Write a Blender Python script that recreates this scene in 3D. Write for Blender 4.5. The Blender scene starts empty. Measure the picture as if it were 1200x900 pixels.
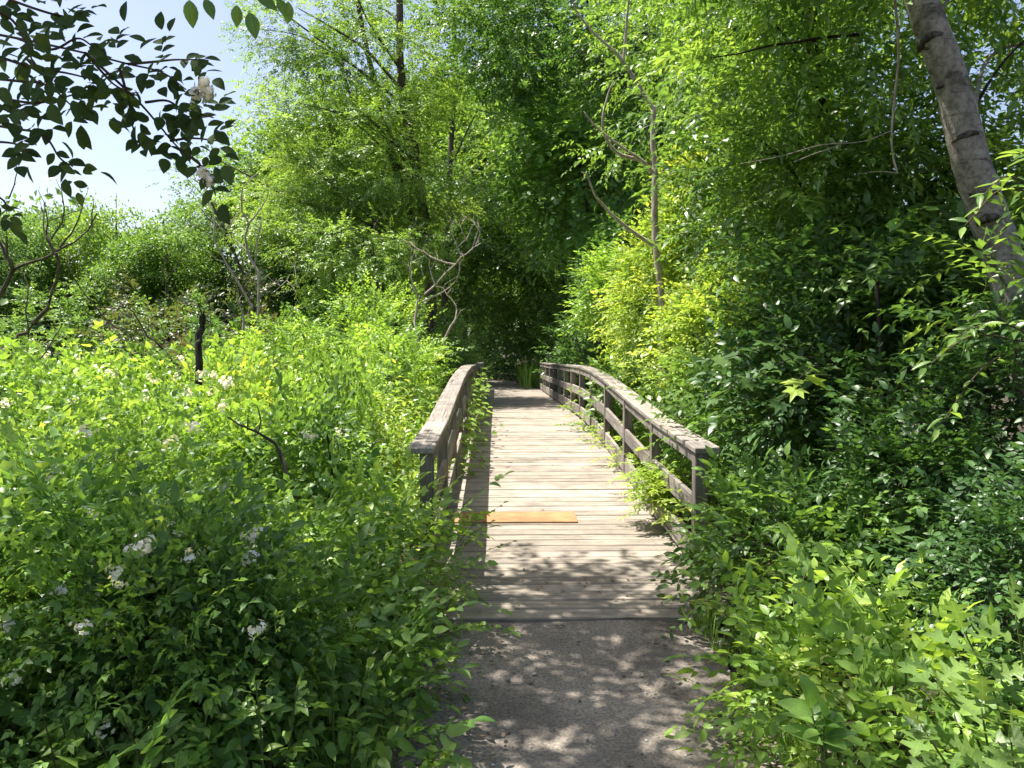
import bpy, math, random
import numpy as np
from mathutils import Vector, Euler, Matrix

# ------------------------------------------------------------------ camera, sky, sun, exposure
scene = bpy.context.scene
CAMZ = 1.72
PITCH, YAW, FPX = math.radians(3.18), math.radians(-1.08), 900.0
cam_data = bpy.data.cameras.new('camera')
cam_data.sensor_width = 36.0
cam_data.lens = 36.0 * FPX / 1200.0
cam_data.clip_start = 0.05
cam_data.clip_end = 2000.0
cam = bpy.data.objects.new('camera', cam_data)
scene.collection.objects.link(cam)
cam.location = (0, 0, CAMZ)
cam.rotation_euler = (math.pi / 2 - PITCH, 0, YAW)
scene.camera = cam

SUN = Vector((-0.39, 0.16, 1.0)).normalized()
world = bpy.data.worlds.new('World')
scene.world = world
world.use_nodes = True
wn, wl = world.node_tree.nodes, world.node_tree.links
wn.clear()
sky = wn.new('ShaderNodeTexSky')
sky.sky_type = 'NISHITA'
sky.sun_disc = False
sky.sun_elevation = math.asin(SUN.z)
sky.sun_rotation = math.atan2(SUN.x, SUN.y) % (2 * math.pi)
sky.air_density = 1.0
sky.dust_density = 2.0
sky.ozone_density = 3.0
bg = wn.new('ShaderNodeBackground')
bg.inputs['Strength'].default_value = 0.10
wo = wn.new('ShaderNodeOutputWorld')
tint = wn.new('ShaderNodeMix'); tint.data_type = 'RGBA'; tint.blend_type = 'MULTIPLY'
tint.inputs[0].default_value = 1.0
tint.inputs[7].default_value = (1.14, 0.99, 0.93, 1)      # even tint multiplied into the sky colour, redder and less blue
wl.new(sky.outputs[0], tint.inputs[6])
wl.new(tint.outputs[2], bg.inputs[0])
wl.new(bg.outputs[0], wo.inputs[0])

sun_data = bpy.data.lights.new('sun', 'SUN')
sun_data.energy = 5.0
sun_data.angle = math.radians(0.6)
sun_data.color = (1.0, 0.95, 0.86)
sun = bpy.data.objects.new('sun', sun_data)
scene.collection.objects.link(sun)
sun.rotation_euler = SUN.to_track_quat('Z', 'Y').to_euler()

scene.view_settings.view_transform = 'Standard'
scene.view_settings.look = 'None'
scene.view_settings.exposure = 1.32
scene.view_settings.gamma = 1.0
cy = scene.cycles
cy.max_bounces = 6
cy.diffuse_bounces = 3
cy.glossy_bounces = 2
cy.transmission_bounces = 4
cy.transparent_max_bounces = 4
cy.use_adaptive_sampling = True
cy.adaptive_threshold = 0.02
cy.caustics_reflective = False
cy.caustics_refractive = False

# ------------------------------------------------------------------ helpers
rng = np.random.default_rng(11)
random.seed(5)
COL = scene.collection
RC = Euler(cam.rotation_euler).to_matrix()

def W(px, py, Y):
    """pixel of the photograph + distance along the path axis -> world point"""
    d = RC @ Vector(((px - 600) / FPX, -(py - 450) / FPX, -1.0))
    t = Y / d.y
    return np.array([d.x * t, Y, CAMZ + d.z * t])

def sstep(a, b, x):
    t = np.clip((x - a) / (b - a), 0, 1)
    return t * t * (3 - 2 * t)

def nz(P, scale, seed):
    """cheap smooth noise in about -1..1"""
    r = np.random.default_rng(seed)
    P = np.asarray(P, float)
    out = np.zeros(P.shape[:-1])
    for k in range(6):
        d = r.normal(size=P.shape[-1]); d /= np.linalg.norm(d)
        f = (0.6 + 1.1 * r.random()) / scale
        out += np.sin(P @ d * f * 6.283 + r.random() * 6.283)
    return out / 2.8

def norm(a):
    return a / (np.linalg.norm(a, axis=-1, keepdims=True) + 1e-9)

def terrain(x, y):
    x = np.asarray(x, float); y = np.asarray(y, float)
    gul = -0.75 * sstep(7.5, 12.5, y + 0.25 * x) * (1 - sstep(19, 25, y + 0.25 * x))
    und = 0.10 * np.sin(x * 0.35 + 1.3) * np.sin(y * 0.27) + 0.05 * np.sin(x * 1.1) * np.cos(y * 0.9)
    off = sstep(1.0, 3.5, np.abs(x - 0.45))
    far = 0.9 * sstep(30, 90, np.hypot(x, y))
    return gul * sstep(-60, -3, -np.abs(x)) + und * off + far * off

def mesh_from(name, V, F, tint=None, smooth=False):
    V = np.asarray(V, np.float32); F = np.asarray(F, np.int32)
    me = bpy.data.meshes.new(name)
    me.vertices.add(len(V)); me.vertices.foreach_set('co', V.ravel())
    k = F.shape[1]
    me.loops.add(F.size); me.loops.foreach_set('vertex_index', F.ravel())
    me.polygons.add(len(F))
    me.polygons.foreach_set('loop_start', np.arange(0, F.size, k, dtype=np.int32))
    if tint is not None:
        at = me.attributes.new('tint', 'FLOAT', 'POINT')
        at.data.foreach_set('value', np.asarray(tint, np.float32))
    me.update(calc_edges=True)
    if smooth:
        me.polygons.foreach_set('use_smooth', np.ones(len(F), bool))
    return me

def link(o, parent=None):
    COL.objects.link(o)
    if parent is not None:
        o.parent = parent
    return o

def thing(name, label, cat, loc, group=None, kind=None, rz=0.0):
    o = bpy.data.objects.new(name, None)
    o.empty_display_size = 0.1
    o.location = [float(v) for v in loc]
    o.rotation_euler = (0, 0, rz)
    o['label'] = label
    o['category'] = cat
    if group: o['group'] = group
    if kind: o['kind'] = kind
    COL.objects.link(o)
    return o

def part(name, VF, mat, parent, smooth=False, label=None, kind=None):
    """world-space arrays -> mesh object under an unrotated parent"""
    V, F = VF[0], VF[1]
    t = VF[2] if len(VF) > 2 else None
    if parent is not None:
        V = np.asarray(V) - np.array(parent.location)
    me = mesh_from(name, V, F, t, smooth)
    me.materials.append(mat)
    o = link(bpy.data.objects.new(name, me), parent)
    if label: o['label'] = label
    if kind: o['kind'] = kind
    return o

def copy_tree(src, loc, rz=0.0, s=(1, 1, 1), label=None, group=None, mats=None):
    c = src.copy(); COL.objects.link(c)
    c.location = [float(v) for v in loc]; c.rotation_euler = (0, 0, rz); c.scale = s
    if label: c['label'] = label
    if group: c['group'] = group
    for ch in src.children:
        d = ch.copy(); COL.objects.link(d); d.parent = c
        if mats and ch.name.split('.')[0] in mats:
            d.material_slots[0].link = 'OBJECT'
            d.material_slots[0].material = mats[ch.name.split('.')[0]]
    return c

def join(lst):
    """concatenate (V, F, T) triples"""
    Vs, Fs, Ts, n = [], [], [], 0
    for v, f, t in lst:
        if len(v) == 0: continue
        Vs.append(v); Fs.append(np.asarray(f) + n); Ts.append(t); n += len(v)
    return np.concatenate(Vs), np.concatenate(Fs), np.concatenate(Ts)

def smooth_line(pts, n=4):
    """Catmull-Rom through the points"""
    p = np.asarray(pts, float)
    if len(p) < 3: return p
    q = np.vstack([2 * p[0] - p[1], p, 2 * p[-1] - p[-2]])
    out = []
    for i in range(1, len(q) - 2):
        for t in np.linspace(0, 1, n, endpoint=False):
            a, b, c, d = q[i - 1], q[i], q[i + 1], q[i + 2]
            out.append(0.5 * (2 * b + (c - a) * t + (2 * a - 5 * b + 4 * c - d) * t * t + (3 * b - a - 3 * c + d) * t ** 3))
    out.append(p[-1])
    return np.array(out)

def tube(pts, r0, r1, sides=6, wob=0.0, seed=0, cap=True):
    """tapered tube, triangles; returns V, F, T"""
    p = np.asarray(pts, float); n = len(p)
    rad = np.interp(np.linspace(0, 1, n), [0, 1], [r0, r1]) if np.isscalar(r0) else np.asarray(r0)
    tg = norm(np.gradient(p, axis=0))
    ref = np.array([0.31, 0.17, 0.93])
    u = norm(np.cross(tg, np.where(np.abs(tg @ ref)[:, None] > .95, np.array([1., 0, 0]), ref)))
    v = np.cross(tg, u)
    a = np.linspace(0, 2 * np.pi, sides, endpoint=False)
    rr = np.repeat(rad[:, None], sides, 1)
    if wob:
        r = np.random.default_rng(seed)
        rr = rr * (1 + wob * r.normal(size=rr.shape))
    V = p[:, None, :] + (np.cos(a)[None, :, None] * u[:, None, :] + np.sin(a)[None, :, None] * v[:, None, :]) * rr[..., None]
    V = V.reshape(-1, 3)
    i = np.arange(n - 1)[:, None] * sides; j = np.arange(sides)[None, :]; j2 = (j + 1) % sides
    A, B, C, D = (i + j).ravel(), (i + j2).ravel(), (i + sides + j2).ravel(), (i + sides + j).ravel()
    F = np.vstack([np.stack([A, B, C], 1), np.stack([A, C, D], 1)])
    if cap:
        V = np.vstack([V, p[-1] + tg[-1] * rad[-1] * .6])
        e = (n - 1) * sides
        F = np.vstack([F, [[e + k, e + (k + 1) % sides, len(V) - 1] for k in range(sides)]])
    return V, F, np.full(len(V), .5)

# ------------------------------------------------------------------ materials
def new_mat(name):
    m = bpy.data.materials.new(name); m.use_nodes = True
    nt = m.node_tree; nt.nodes.clear()
    return m, nt.nodes, nt.links

def ramp(nodes, stops):
    r = nodes.new('ShaderNodeValToRGB')
    e = r.color_ramp.elements
    e[0].position, e[0].color = stops[0][0], (*stops[0][1], 1)
    e[1].position, e[1].color = stops[-1][0], (*stops[-1][1], 1)
    for p, c in stops[1:-1]:
        x = e.new(p); x.color = (*c, 1)
    return r

LEAFP = {}
def leaf_mat(name, c0, c1, c2, trans=0.42, rough=0.40, spec=0.5, gain=(1.0, 1.0, 1.0), veins=0.0):
    LEAFP[name] = dict(c0=c0, c1=c1, c2=c2, trans=trans, rough=rough, spec=spec, gain=gain)
    def soften(c):
        c = [a * b for a, b in zip(c, gain)]; lum = .3 * c[0] + .6 * c[1] + .1 * c[2]
        return tuple(1.3 * k_ * (.83 * v + .17 * lum) for v, k_ in zip(c, (1.08, 1.0, 1.0)))
    if 'leaf' in name: c0, c1, c2 = soften(c0), soften(c1), soften(c2)
    m, N, L = new_mat(name)
    at = N.new('ShaderNodeAttribute'); at.attribute_name = 'tint'
    rp = ramp(N, [(0.0, c0), (0.55, c1), (1.0, c2)])
    L.new(at.outputs['Fac'], rp.inputs[0])
    # fine mottling of the blade
    tc = N.new('ShaderNodeTexCoord'); no = N.new('ShaderNodeTexNoise')
    no.inputs['Scale'].default_value = 14; no.inputs['Detail'].default_value = 3
    L.new(tc.outputs['Object'], no.inputs['Vector'])
    mx = N.new('ShaderNodeMix'); mx.data_type = 'RGBA'; mx.blend_type = 'MULTIPLY'
    mr = N.new('ShaderNodeMapRange'); mr.inputs[1].default_value = .3; mr.inputs[2].default_value = .7
    mr.inputs[3].default_value = .75; mr.inputs[4].default_value = 1.2
    L.new(no.outputs['Fac'], mr.inputs[0])
    mx.inputs[0].default_value = 1
    L.new(rp.outputs[0], mx.inputs[6]); L.new(mr.outputs[0], mx.inputs[7])
    pb = N.new('ShaderNodeBsdfPrincipled')
    colour = mx.outputs[2]
    if veins:                                   # midrib and side veins in the leaf's own frame
        sx = N.new('ShaderNodeSeparateXYZ'); L.new(tc.outputs['Object'], sx.inputs[0])
        def mth(op, a, b=None):
            n_ = N.new('ShaderNodeMath'); n_.operation = op
            for i_, q in enumerate((a, b)):
                if q is None: continue
                if isinstance(q, (int, float)): n_.inputs[i_].default_value = q
                else: L.new(q, n_.inputs[i_])
            return n_.outputs[0]
        ay = mth('ABSOLUTE', sx.outputs[1])
        mid_ = mth('LESS_THAN', ay, 0.009 * veins)
        wv = mth('SINE', mth('MULTIPLY', mth('SUBTRACT', sx.outputs[0], mth('MULTIPLY', ay, .9)), 6.283 / (.115 * veins)))
        side_ = mth('MULTIPLY', mth('GREATER_THAN', wv, .96), .35)
        vm = mth('MAXIMUM', mid_, side_)
        vx = N.new('ShaderNodeMix'); vx.data_type = 'RGBA'
        L.new(mth('MULTIPLY', vm, .34), vx.inputs[0]); L.new(colour, vx.inputs[6])
        vx.inputs[7].default_value = (min(1, c2[0] * 1.5), min(1, c2[1] * 1.35), c2[2] * 1.6, 1)
        colour = vx.outputs[2]
        bq = N.new('ShaderNodeBump'); bq.inputs['Strength'].default_value = .12; bq.inputs['Distance'].default_value = .002
        L.new(wv, bq.inputs['Height']); L.new(bq.outputs[0], pb.inputs['Normal'])
    pb.inputs['Roughness'].default_value = rough
    pb.inputs['Specular IOR Level'].default_value = spec
    L.new(colour, pb.inputs['Base Color'])
    tr = N.new('ShaderNodeBsdfTranslucent')
    hs = N.new('ShaderNodeMix'); hs.data_type = 'RGBA'; hs.blend_type = 'MULTIPLY'; hs.inputs[0].default_value = 1
    hs.inputs[7].default_value = (1.8, 1.7, .85, 1)
    L.new(colour, hs.inputs[6]); L.new(hs.outputs[2], tr.inputs[0])
    ms = N.new('ShaderNodeMixShader'); ms.inputs[0].default_value = trans
    out = N.new('ShaderNodeOutputMaterial')
    L.new(pb.outputs[0], ms.inputs[1]); L.new(tr.outputs[0], ms.inputs[2]); L.new(ms.outputs[0], out.inputs[0])
    return m

def bark_mat(name, dark, mid, light, sc=(9, 9, 2.2), bump=.5):
    m, N, L = new_mat(name)
    tc = N.new('ShaderNodeTexCoord'); mp = N.new('ShaderNodeMapping')
    mp.inputs['Scale'].default_value = sc
    L.new(tc.outputs['Object'], mp.inputs[0])
    n1 = N.new('ShaderNodeTexNoise'); n1.inputs['Scale'].default_value = 1.6; n1.inputs['Detail'].default_value = 8
    n1.inputs['Roughness'].default_value = .65
    L.new(mp.outputs[0], n1.inputs[0])
    rp = ramp(N, [(.3, dark), (.5, mid), (.72, light)])
    L.new(n1.outputs['Fac'], rp.inputs[0])
    pb = N.new('ShaderNodeBsdfPrincipled'); pb.inputs['Roughness'].default_value = .9
    pb.inputs['Specular IOR Level'].default_value = .15
    bp = N.new('ShaderNodeBump'); bp.inputs['Strength'].default_value = bump; bp.inputs['Distance'].default_value = .02
    L.new(n1.outputs['Fac'], bp.inputs['Height']); L.new(bp.outputs[0], pb.inputs['Normal'])
    L.new(rp.outputs[0], pb.inputs['Base Color'])
    out = N.new('ShaderNodeOutputMaterial'); L.new(pb.outputs[0], out.inputs[0])
    return m

def wood_mat(name, light, mid, dark, axis=0, crack=.5, nails=False):
    """weathered timber, grain along the local axis; each board shifted by its own random number"""
    m, N, L = new_mat(name)
    tc = N.new('ShaderNodeTexCoord'); oi = N.new('ShaderNodeObjectInfo')
    ad = N.new('ShaderNodeVectorMath'); ad.operation = 'ADD'
    ml = N.new('ShaderNodeMath'); ml.operation = 'MULTIPLY'; ml.inputs[1].default_value = 73.0
    L.new(oi.outputs['Random'], ml.inputs[0])
    L.new(tc.outputs['Object'], ad.inputs[0]); L.new(ml.outputs[0], ad.inputs[1])
    def noise(sc, scale, det, ro=.6):
        mp = N.new('ShaderNodeMapping'); mp.inputs['Scale'].default_value = sc
        L.new(ad.outputs[0], mp.inputs[0])
        n = N.new('ShaderNodeTexNoise'); n.inputs['Scale'].default_value = scale
        n.inputs['Detail'].default_value = det; n.inputs['Roughness'].default_value = ro
        L.new(mp.outputs[0], n.inputs[0]); return n
    st = [38, 38, 38]; st[axis] = 1.1
    grain = noise(st, 1.6, 6, .7)
    st2 = [16, 16, 16]; st2[axis] = .55
    cracks = noise(st2, 2.0, 4, .55)
    blot = noise((3, 3, 3), 1.2, 5)
    rp = ramp(N, [(.28, dark), (.48, mid), (.68, light)])
    L.new(grain.outputs['Fac'], rp.inputs[0])
    br = ramp(N, [(.3, (.62, .62, .64)), (.65, (1.12, 1.1, 1.06))])
    L.new(blot.outputs['Fac'], br.inputs[0])
    mx = N.new('ShaderNodeMix'); mx.data_type = 'RGBA'; mx.blend_type = 'MULTIPLY'; mx.inputs[0].default_value = 1
    L.new(rp.outputs[0], mx.inputs[6]); L.new(br.outputs[0], mx.inputs[7])
    cr = ramp(N, [(.30, (crack * .35, crack * .33, crack * .3)), (.37, (1, 1, 1))])
    L.new(cracks.outputs['Fac'], cr.inputs[0])
    mx2 = N.new('ShaderNodeMix'); mx2.data_type = 'RGBA'; mx2.blend_type = 'MULTIPLY'; mx2.inputs[0].default_value = 1
    L.new(mx.outputs[2], mx2.inputs[6]); L.new(cr.outputs[0], mx2.inputs[7])
    # board-to-board tone
    mr = N.new('ShaderNodeMapRange'); mr.inputs[3].default_value = .78; mr.inputs[4].default_value = 1.14
    L.new(oi.outputs['Random'], mr.inputs[0])
    mx3 = N.new('ShaderNodeMix'); mx3.data_type = 'RGBA'; mx3.blend_type = 'MULTIPLY'; mx3.inputs[0].default_value = 1
    L.new(mx2.outputs[2], mx3.inputs[6]); L.new(mr.outputs[0], mx3.inputs[7])
    pb = N.new('ShaderNodeBsdfPrincipled'); pb.inputs['Roughness'].default_value = .85
    pb.inputs['Specular IOR Level'].default_value = .2
    bp = N.new('ShaderNodeBump'); bp.inputs['Strength'].default_value = .55; bp.inputs['Distance'].default_value = .006
    L.new(grain.outputs['Fac'], bp.inputs['Height']); L.new(bp.outputs[0], pb.inputs['Normal'])
    colour = mx3.outputs[2]
    if nails:
        sp_ = N.new('ShaderNodeSeparateXYZ'); L.new(tc.outputs['Object'], sp_.inputs[0])
        def mth(op, a, b):
            n_ = N.new('ShaderNodeMath'); n_.operation = op
            for i_, q in enumerate((a, b)):
                if isinstance(q, (int, float)): n_.inputs[i_].default_value = q
                elif q is not None: L.new(q, n_.inputs[i_])
            return n_.outputs[0]
        ax = mth('ABSOLUTE', mth('SUBTRACT', mth('ABSOLUTE', sp_.outputs[0], None), .80), None)
        ay = mth('ABSOLUTE', mth('SUBTRACT', mth('ABSOLUTE', sp_.outputs[1], None), .042), None)
        hit = mth('LESS_THAN', mth('MAXIMUM', ax, ay), .0055)
        mn = N.new('ShaderNodeMix'); mn.data_type = 'RGBA'
        L.new(hit, mn.inputs[0]); L.new(colour, mn.inputs[6]); mn.inputs[7].default_value = (.04, .033, .028, 1)
        colour = mn.outputs[2]
    L.new(colour, pb.inputs['Base Color'])
    out = N.new('ShaderNodeOutputMaterial'); L.new(pb.outputs[0], out.inputs[0])
    return m

M = {}
M['locust'] = leaf_mat('leaf_locust', (.045, .105, .012), (.085, .175, .018), (.14, .235, .03), gain=(1.38,1.4,1.1))
M['mid'] = leaf_mat('leaf_mid_green', (.035, .085, .012), (.06, .135, .016), (.10, .19, .025), gain=(1.32,1.4,1.1))
M['far'] = leaf_mat('leaf_far', (.045, .095, .018), (.075, .15, .026), (.115, .20, .04), gain=(1.2,1.35,1.3))  # haze of distance put into the leaf colour: paler, less saturated
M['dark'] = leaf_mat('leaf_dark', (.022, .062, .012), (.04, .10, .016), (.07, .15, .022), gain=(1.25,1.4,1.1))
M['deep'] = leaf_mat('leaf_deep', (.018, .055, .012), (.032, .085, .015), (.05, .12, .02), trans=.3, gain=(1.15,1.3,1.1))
M['yellow'] = leaf_mat('leaf_yellow_green', (.10, .19, .014), (.17, .27, .018), (.27, .33, .022), gain=(1.12,1.2,1.1))
M['herb'] = leaf_mat('leaf_herb', (.055, .12, .014), (.10, .20, .018), (.18, .28, .022), gain=(1.45,1.5,1.0))
M['rose'] = leaf_mat('leaf_rose', (.035, .085, .014), (.065, .145, .02), (.12, .21, .026), gain=(1.75,1.72,1.15))
M['lance'] = leaf_mat('leaf_lance', (.028, .075, .012), (.055, .125, .018), (.11, .20, .024), rough=.35, spec=.5, gain=(1.6,1.6,1.15))
M['broad'] = leaf_mat('leaf_broad', (.04, .11, .016), (.07, .17, .022), (.12, .24, .03), gain=(1.3,1.35,1.1))
M['dry'] = leaf_mat('leaf_dry', (.06, .05, .025), (.065, .065, .025), (.06, .085, .02))
M['olive'] = leaf_mat('leaf_olive', (.04, .062, .02), (.058, .085, .024), (.08, .11, .03))
M['bark'] = bark_mat('bark_brown', (.03, .025, .02), (.085, .07, .055), (.17, .145, .12))
M['bark_pale'] = bark_mat('bark_pale', (.07, .06, .05), (.30, .265, .225), (.52, .47, .41), sc=(5, 5, 4), bump=.35)
def pale_bark():
    m = bark_mat('bark_pale_spotted', (.085, .077, .066), (.26, .235, .20), (.40, .365, .32), sc=(7, 7, 5), bump=.9)
    N, L = m.node_tree.nodes, m.node_tree.links
    pb = [n for n in N if n.type == 'BSDF_PRINCIPLED'][0]; rp = [n for n in N if n.type == 'VALTORGB'][0]
    tc = [n for n in N if n.type == 'TEX_COORD'][0]
    def blot(sc, scale, lo, hi, dark):
        mp = N.new('ShaderNodeMapping'); mp.inputs['Scale'].default_value = sc; L.new(tc.outputs['Object'], mp.inputs[0])
        n = N.new('ShaderNodeTexNoise'); n.inputs['Scale'].default_value = scale; n.inputs['Detail'].default_value = 6; n.inputs['Roughness'].default_value = .7
        L.new(mp.outputs[0], n.inputs[0])
        r_ = ramp(N, [(lo, dark), (hi, (1, 1, 1))]); L.new(n.outputs['Fac'], r_.inputs[0]); return r_.outputs[0]
    c = rp.outputs[0]
    for b in (blot((3, 3, 16), 2.0, .33, .42, (.30, .28, .26)), blot((1, 1, 1.6), 3.2, .36, .48, (.36, .36, .32)), blot((22, 22, 22), 2.0, .36, .5, (.6, .6, .58))):
        mx = N.new('ShaderNodeMix'); mx.data_type = 'RGBA'; mx.blend_type = 'MULTIPLY'; mx.inputs[0].default_value = 1
        L.new(c, mx.inputs[6]); L.new(b, mx.inputs[7]); c = mx.outputs[2]
    L.new(c, pb.inputs['Base Color'])
    return m
M['bark_pale'] = pale_bark()
M['bark_dark'] = bark_mat('bark_dark', (.012, .010, .008), (.03, .025, .02), (.07, .06, .05))
M['dead'] = bark_mat('wood_bleached', (.16, .13, .11), (.33, .28, .23), (.5, .45, .39), sc=(18, 18, 5))
M['char'] = bark_mat('wood_charred', (.012, .011, .01), (.03, .027, .024), (.09, .08, .07), sc=(22, 22, 5), bump=.9)
M['stem'] = bark_mat('green_stem', (.05, .08, .02), (.09, .13, .03), (.14, .16, .05), sc=(20, 20, 4), bump=.1)
M['cane'] = bark_mat('brown_cane', (.035, .025, .018), (.08, .055, .035), (.14, .10, .06), sc=(20, 20, 4), bump=.2)
M['knot'] = bark_mat('knot_bark', (.02, .017, .014), (.06, .052, .045), (.15, .135, .12), sc=(20, 20, 14), bump=.7)
M['petal'] = leaf_mat('petal_white', (.70, .66, .58), (.78, .76, .72), (.82, .80, .80), trans=.25, rough=.6, spec=.1)
M['plank'] = wood_mat('deck_plank', (.40, .355, .30), (.31, .272, .23), (.155, .134, .113), axis=0, crack=1.0, nails=True)
M['rail'] = wood_mat('rail_timber', (.37, .335, .295), (.25, .225, .20), (.10, .09, .08), axis=1, crack=.8)
M['post'] = wood_mat('post_timber', (.31, .275, .24), (.20, .177, .153), (.075, .066, .056), axis=2, crack=.7)
M['fresh'] = wood_mat('repair_timber', (.42, .255, .135), (.36, .21, .105), (.24, .135, .068), axis=0, crack=2.2)

# ------------------------------------------------------------------ ground, path
def ground_mat():
    m, N, L = new_mat('forest_floor')
    tc = N.new('ShaderNodeTexCoord')
    n1 = N.new('ShaderNodeTexNoise'); n1.inputs['Scale'].default_value = 1.3; n1.inputs['Detail'].default_value = 8
    n2 = N.new('ShaderNodeTexVoronoi'); n2.inputs['Scale'].default_value = 26
    L.new(tc.outputs['Object'], n1.inputs[0]); L.new(tc.outputs['Object'], n2.inputs[0])
    r1 = ramp(N, [(.35, (.022, .018, .012)), (.5, (.05, .04, .025)), (.65, (.035, .05, .014))])
    L.new(n1.outputs['Fac'], r1.inputs[0])
    r2 = ramp(N, [(0, (.45, .45, .45)), (.7, (1.3, 1.25, 1.1))])
    L.new(n2.outputs['Distance'], r2.inputs[0])
    mx = N.new('ShaderNodeMix'); mx.data_type = 'RGBA'; mx.blend_type = 'MULTIPLY'; mx.inputs[0].default_value = 1
    L.new(r1.outputs[0], mx.inputs[6]); L.new(r2.outputs[0], mx.inputs[7])
    pb = N.new('ShaderNodeBsdfPrincipled'); pb.inputs['Roughness'].default_value = .95
    bp = N.new('ShaderNodeBump'); bp.inputs['Strength'].default_value = .7; bp.inputs['Distance'].default_value = .03
    L.new(n2.outputs['Distance'], bp.inputs['Height']); L.new(bp.outputs[0], pb.inputs['Normal'])
    L.new(mx.outputs[2], pb.inputs['Base Color'])
    out = N.new('ShaderNodeOutputMaterial'); L.new(pb.outputs[0], out.inputs[0])
    return m

def path_mat():
    m, N, L = new_mat('stone_dust_path')
    tc = N.new('ShaderNodeTexCoord')
    big = N.new('ShaderNodeTexNoise'); big.inputs['Scale'].default_value = 1.6; big.inputs['Detail'].default_value = 6
    fine = N.new('ShaderNodeTexNoise'); fine.inputs['Scale'].default_value = 70; fine.inputs['Detail'].default_value = 5
    vor = N.new('ShaderNodeTexVoronoi'); vor.inputs['Scale'].default_value = 120
    for n in (big, fine, vor): L.new(tc.outputs['Object'], n.inputs[0])
    r1 = ramp(N, [(.32, (.165, .146, .126)), (.5, (.245, .215, .186)), (.68, (.33, .288, .246))])
    L.new(big.outputs['Fac'], r1.inputs[0])
    r2 = ramp(N, [(.3, (.6, .6, .6)), (.7, (1.3, 1.28, 1.25))])
    L.new(fine.outputs['Fac'], r2.inputs[0])
    r3 = ramp(N, [(0, (.55, .55, .55)), (.22, (.9, .9, .9)), (.5, (1.1, 1.1, 1.1))])
    L.new(vor.outputs['Distance'], r3.inputs[0])
    a = N.new('ShaderNodeMix'); a.data_type = 'RGBA'; a.blend_type = 'MULTIPLY'; a.inputs[0].default_value = 1
    b = N.new('ShaderNodeMix'); b.data_type = 'RGBA'; b.blend_type = 'MULTIPLY'; b.inputs[0].default_value = 1
    L.new(r1.outputs[0], a.inputs[6]); L.new(r2.outputs[0], a.inputs[7])
    L.new(a.outputs[2], b.inputs[6]); L.new(r3.outputs[0], b.inputs[7])
    pb = N.new('ShaderNodeBsdfPrincipled'); pb.inputs['Roughness'].default_value = .95
    pb.inputs['Specular IOR Level'].default_value = .15
    bp = N.new('ShaderNodeBump'); bp.inputs['Strength'].default_value = .9; bp.inputs['Distance'].default_value = .012
    L.new(fine.outputs['Fac'], bp.inputs['Height']); L.new(bp.outputs[0], pb.inputs['Normal'])
    L.new(b.outputs[2], pb.inputs['Base Color'])
    out = N.new('ShaderNodeOutputMaterial'); L.new(pb.outputs[0], out.inputs[0])
    return m

M['ground'] = ground_mat(); M['path'] = path_mat()

def grid(xs, ys, zf):
    X, Y = np.meshgrid(xs, ys)
    V = np.stack([X, Y, zf(X, Y)], -1).reshape(-1, 3)
    nx, ny = len(xs), len(ys)
    i = (np.arange(ny - 1)[:, None] * nx + np.arange(nx - 1)[None, :]).ravel()
    return V, np.stack([i, i + 1, i + nx + 1, i + nx], 1)

s = np.linspace(-1, 1, 141)
gx = np.sign(s) * (np.abs(s) * 18 + np.abs(s) ** 5 * 400)
gy = np.sign(s) * (np.abs(s) * 24 + np.abs(s) ** 5 * 400) + 12
V, F = grid(gx, gy, lambda x, y: terrain(x, y) - 0.02)
g = part('ground', (V, F), M['ground'], None, smooth=True)
g['kind'] = 'structure'; g['label'] = 'dark earth and leaf litter under the plants'; g['category'] = 'ground'

def path_sheet(name, y0, y1, cx, half, zf, label):
    ys = np.arange(y0, y1 + .01, .1); us = np.linspace(-1, 1, 15)
    V, n = [], len(us)
    for y in ys:
        for u in us:
            e = half + .09 * math.sin(y * 2.3 + u) + .06 * math.sin(y * 5.7 + 2 * u)
            x = cx(y) + u * e
            V.append((x, y, zf(y) + .012 * math.sin(x * 5.1 + y * 2.2) * math.sin(y * 3.3) - .025 * abs(u) ** 4))
    i = (np.arange(len(ys) - 1)[:, None] * n + np.arange(n - 1)[None, :]).ravel()
    o = part(name, (np.array(V), np.stack([i, i + 1, i + n + 1, i + n], 1)), M['path'], None, smooth=True)
    o['kind'] = 'structure'; o['label'] = label; o['category'] = 'path'
    return o

path_sheet('path', -6, 4.66, lambda y: .40 - .01 * y, .95, lambda y: .012, 'grey stone dust path dappled with shade leading onto the bridge')
path_sheet('path', 26.0, 42, lambda y: .47 - .018 * (y - 26) ** 2, .95, lambda y: .035 + .0 * y, 'pale path beyond the far end of the bridge')

# pebbles lying on the path
pv = []
for k in range(420):
    y = 2.3 + 2.3 * random.random(); x = .42 + random.uniform(-.95, .95)
    r = random.choice([.003, .004, .005, .006, .01]) * random.uniform(.8, 1.3)
    a = np.random.default_rng(k).normal(size=(8, 3)); a = norm(a) * r * np.array([1.2, 1, .6])
    oct_ = np.array([[1, 0, 0], [-1, 0, 0], [0, 1, 0], [0, -1, 0], [0, 0, 1], [0, 0, -1.]]) * r * np.array([1.2, 1, .7]) * (1 + .3 * np.random.default_rng(k).normal(size=(6, 1)))
    f = np.array([[0, 2, 4], [2, 1, 4], [1, 3, 4], [3, 0, 4], [2, 0, 5], [1, 2, 5], [3, 1, 5], [0, 3, 5]])
    pv.append((oct_ + [x, y, .016 + r * .3], f, np.full(6, random.random())))
M['pebble'] = leaf_mat('pebble', (.12, .11, .10), (.25, .23, .21), (.5, .48, .45), trans=0, rough=.8)
o = part('gravel', join(pv), M['pebble'], None)
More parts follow.
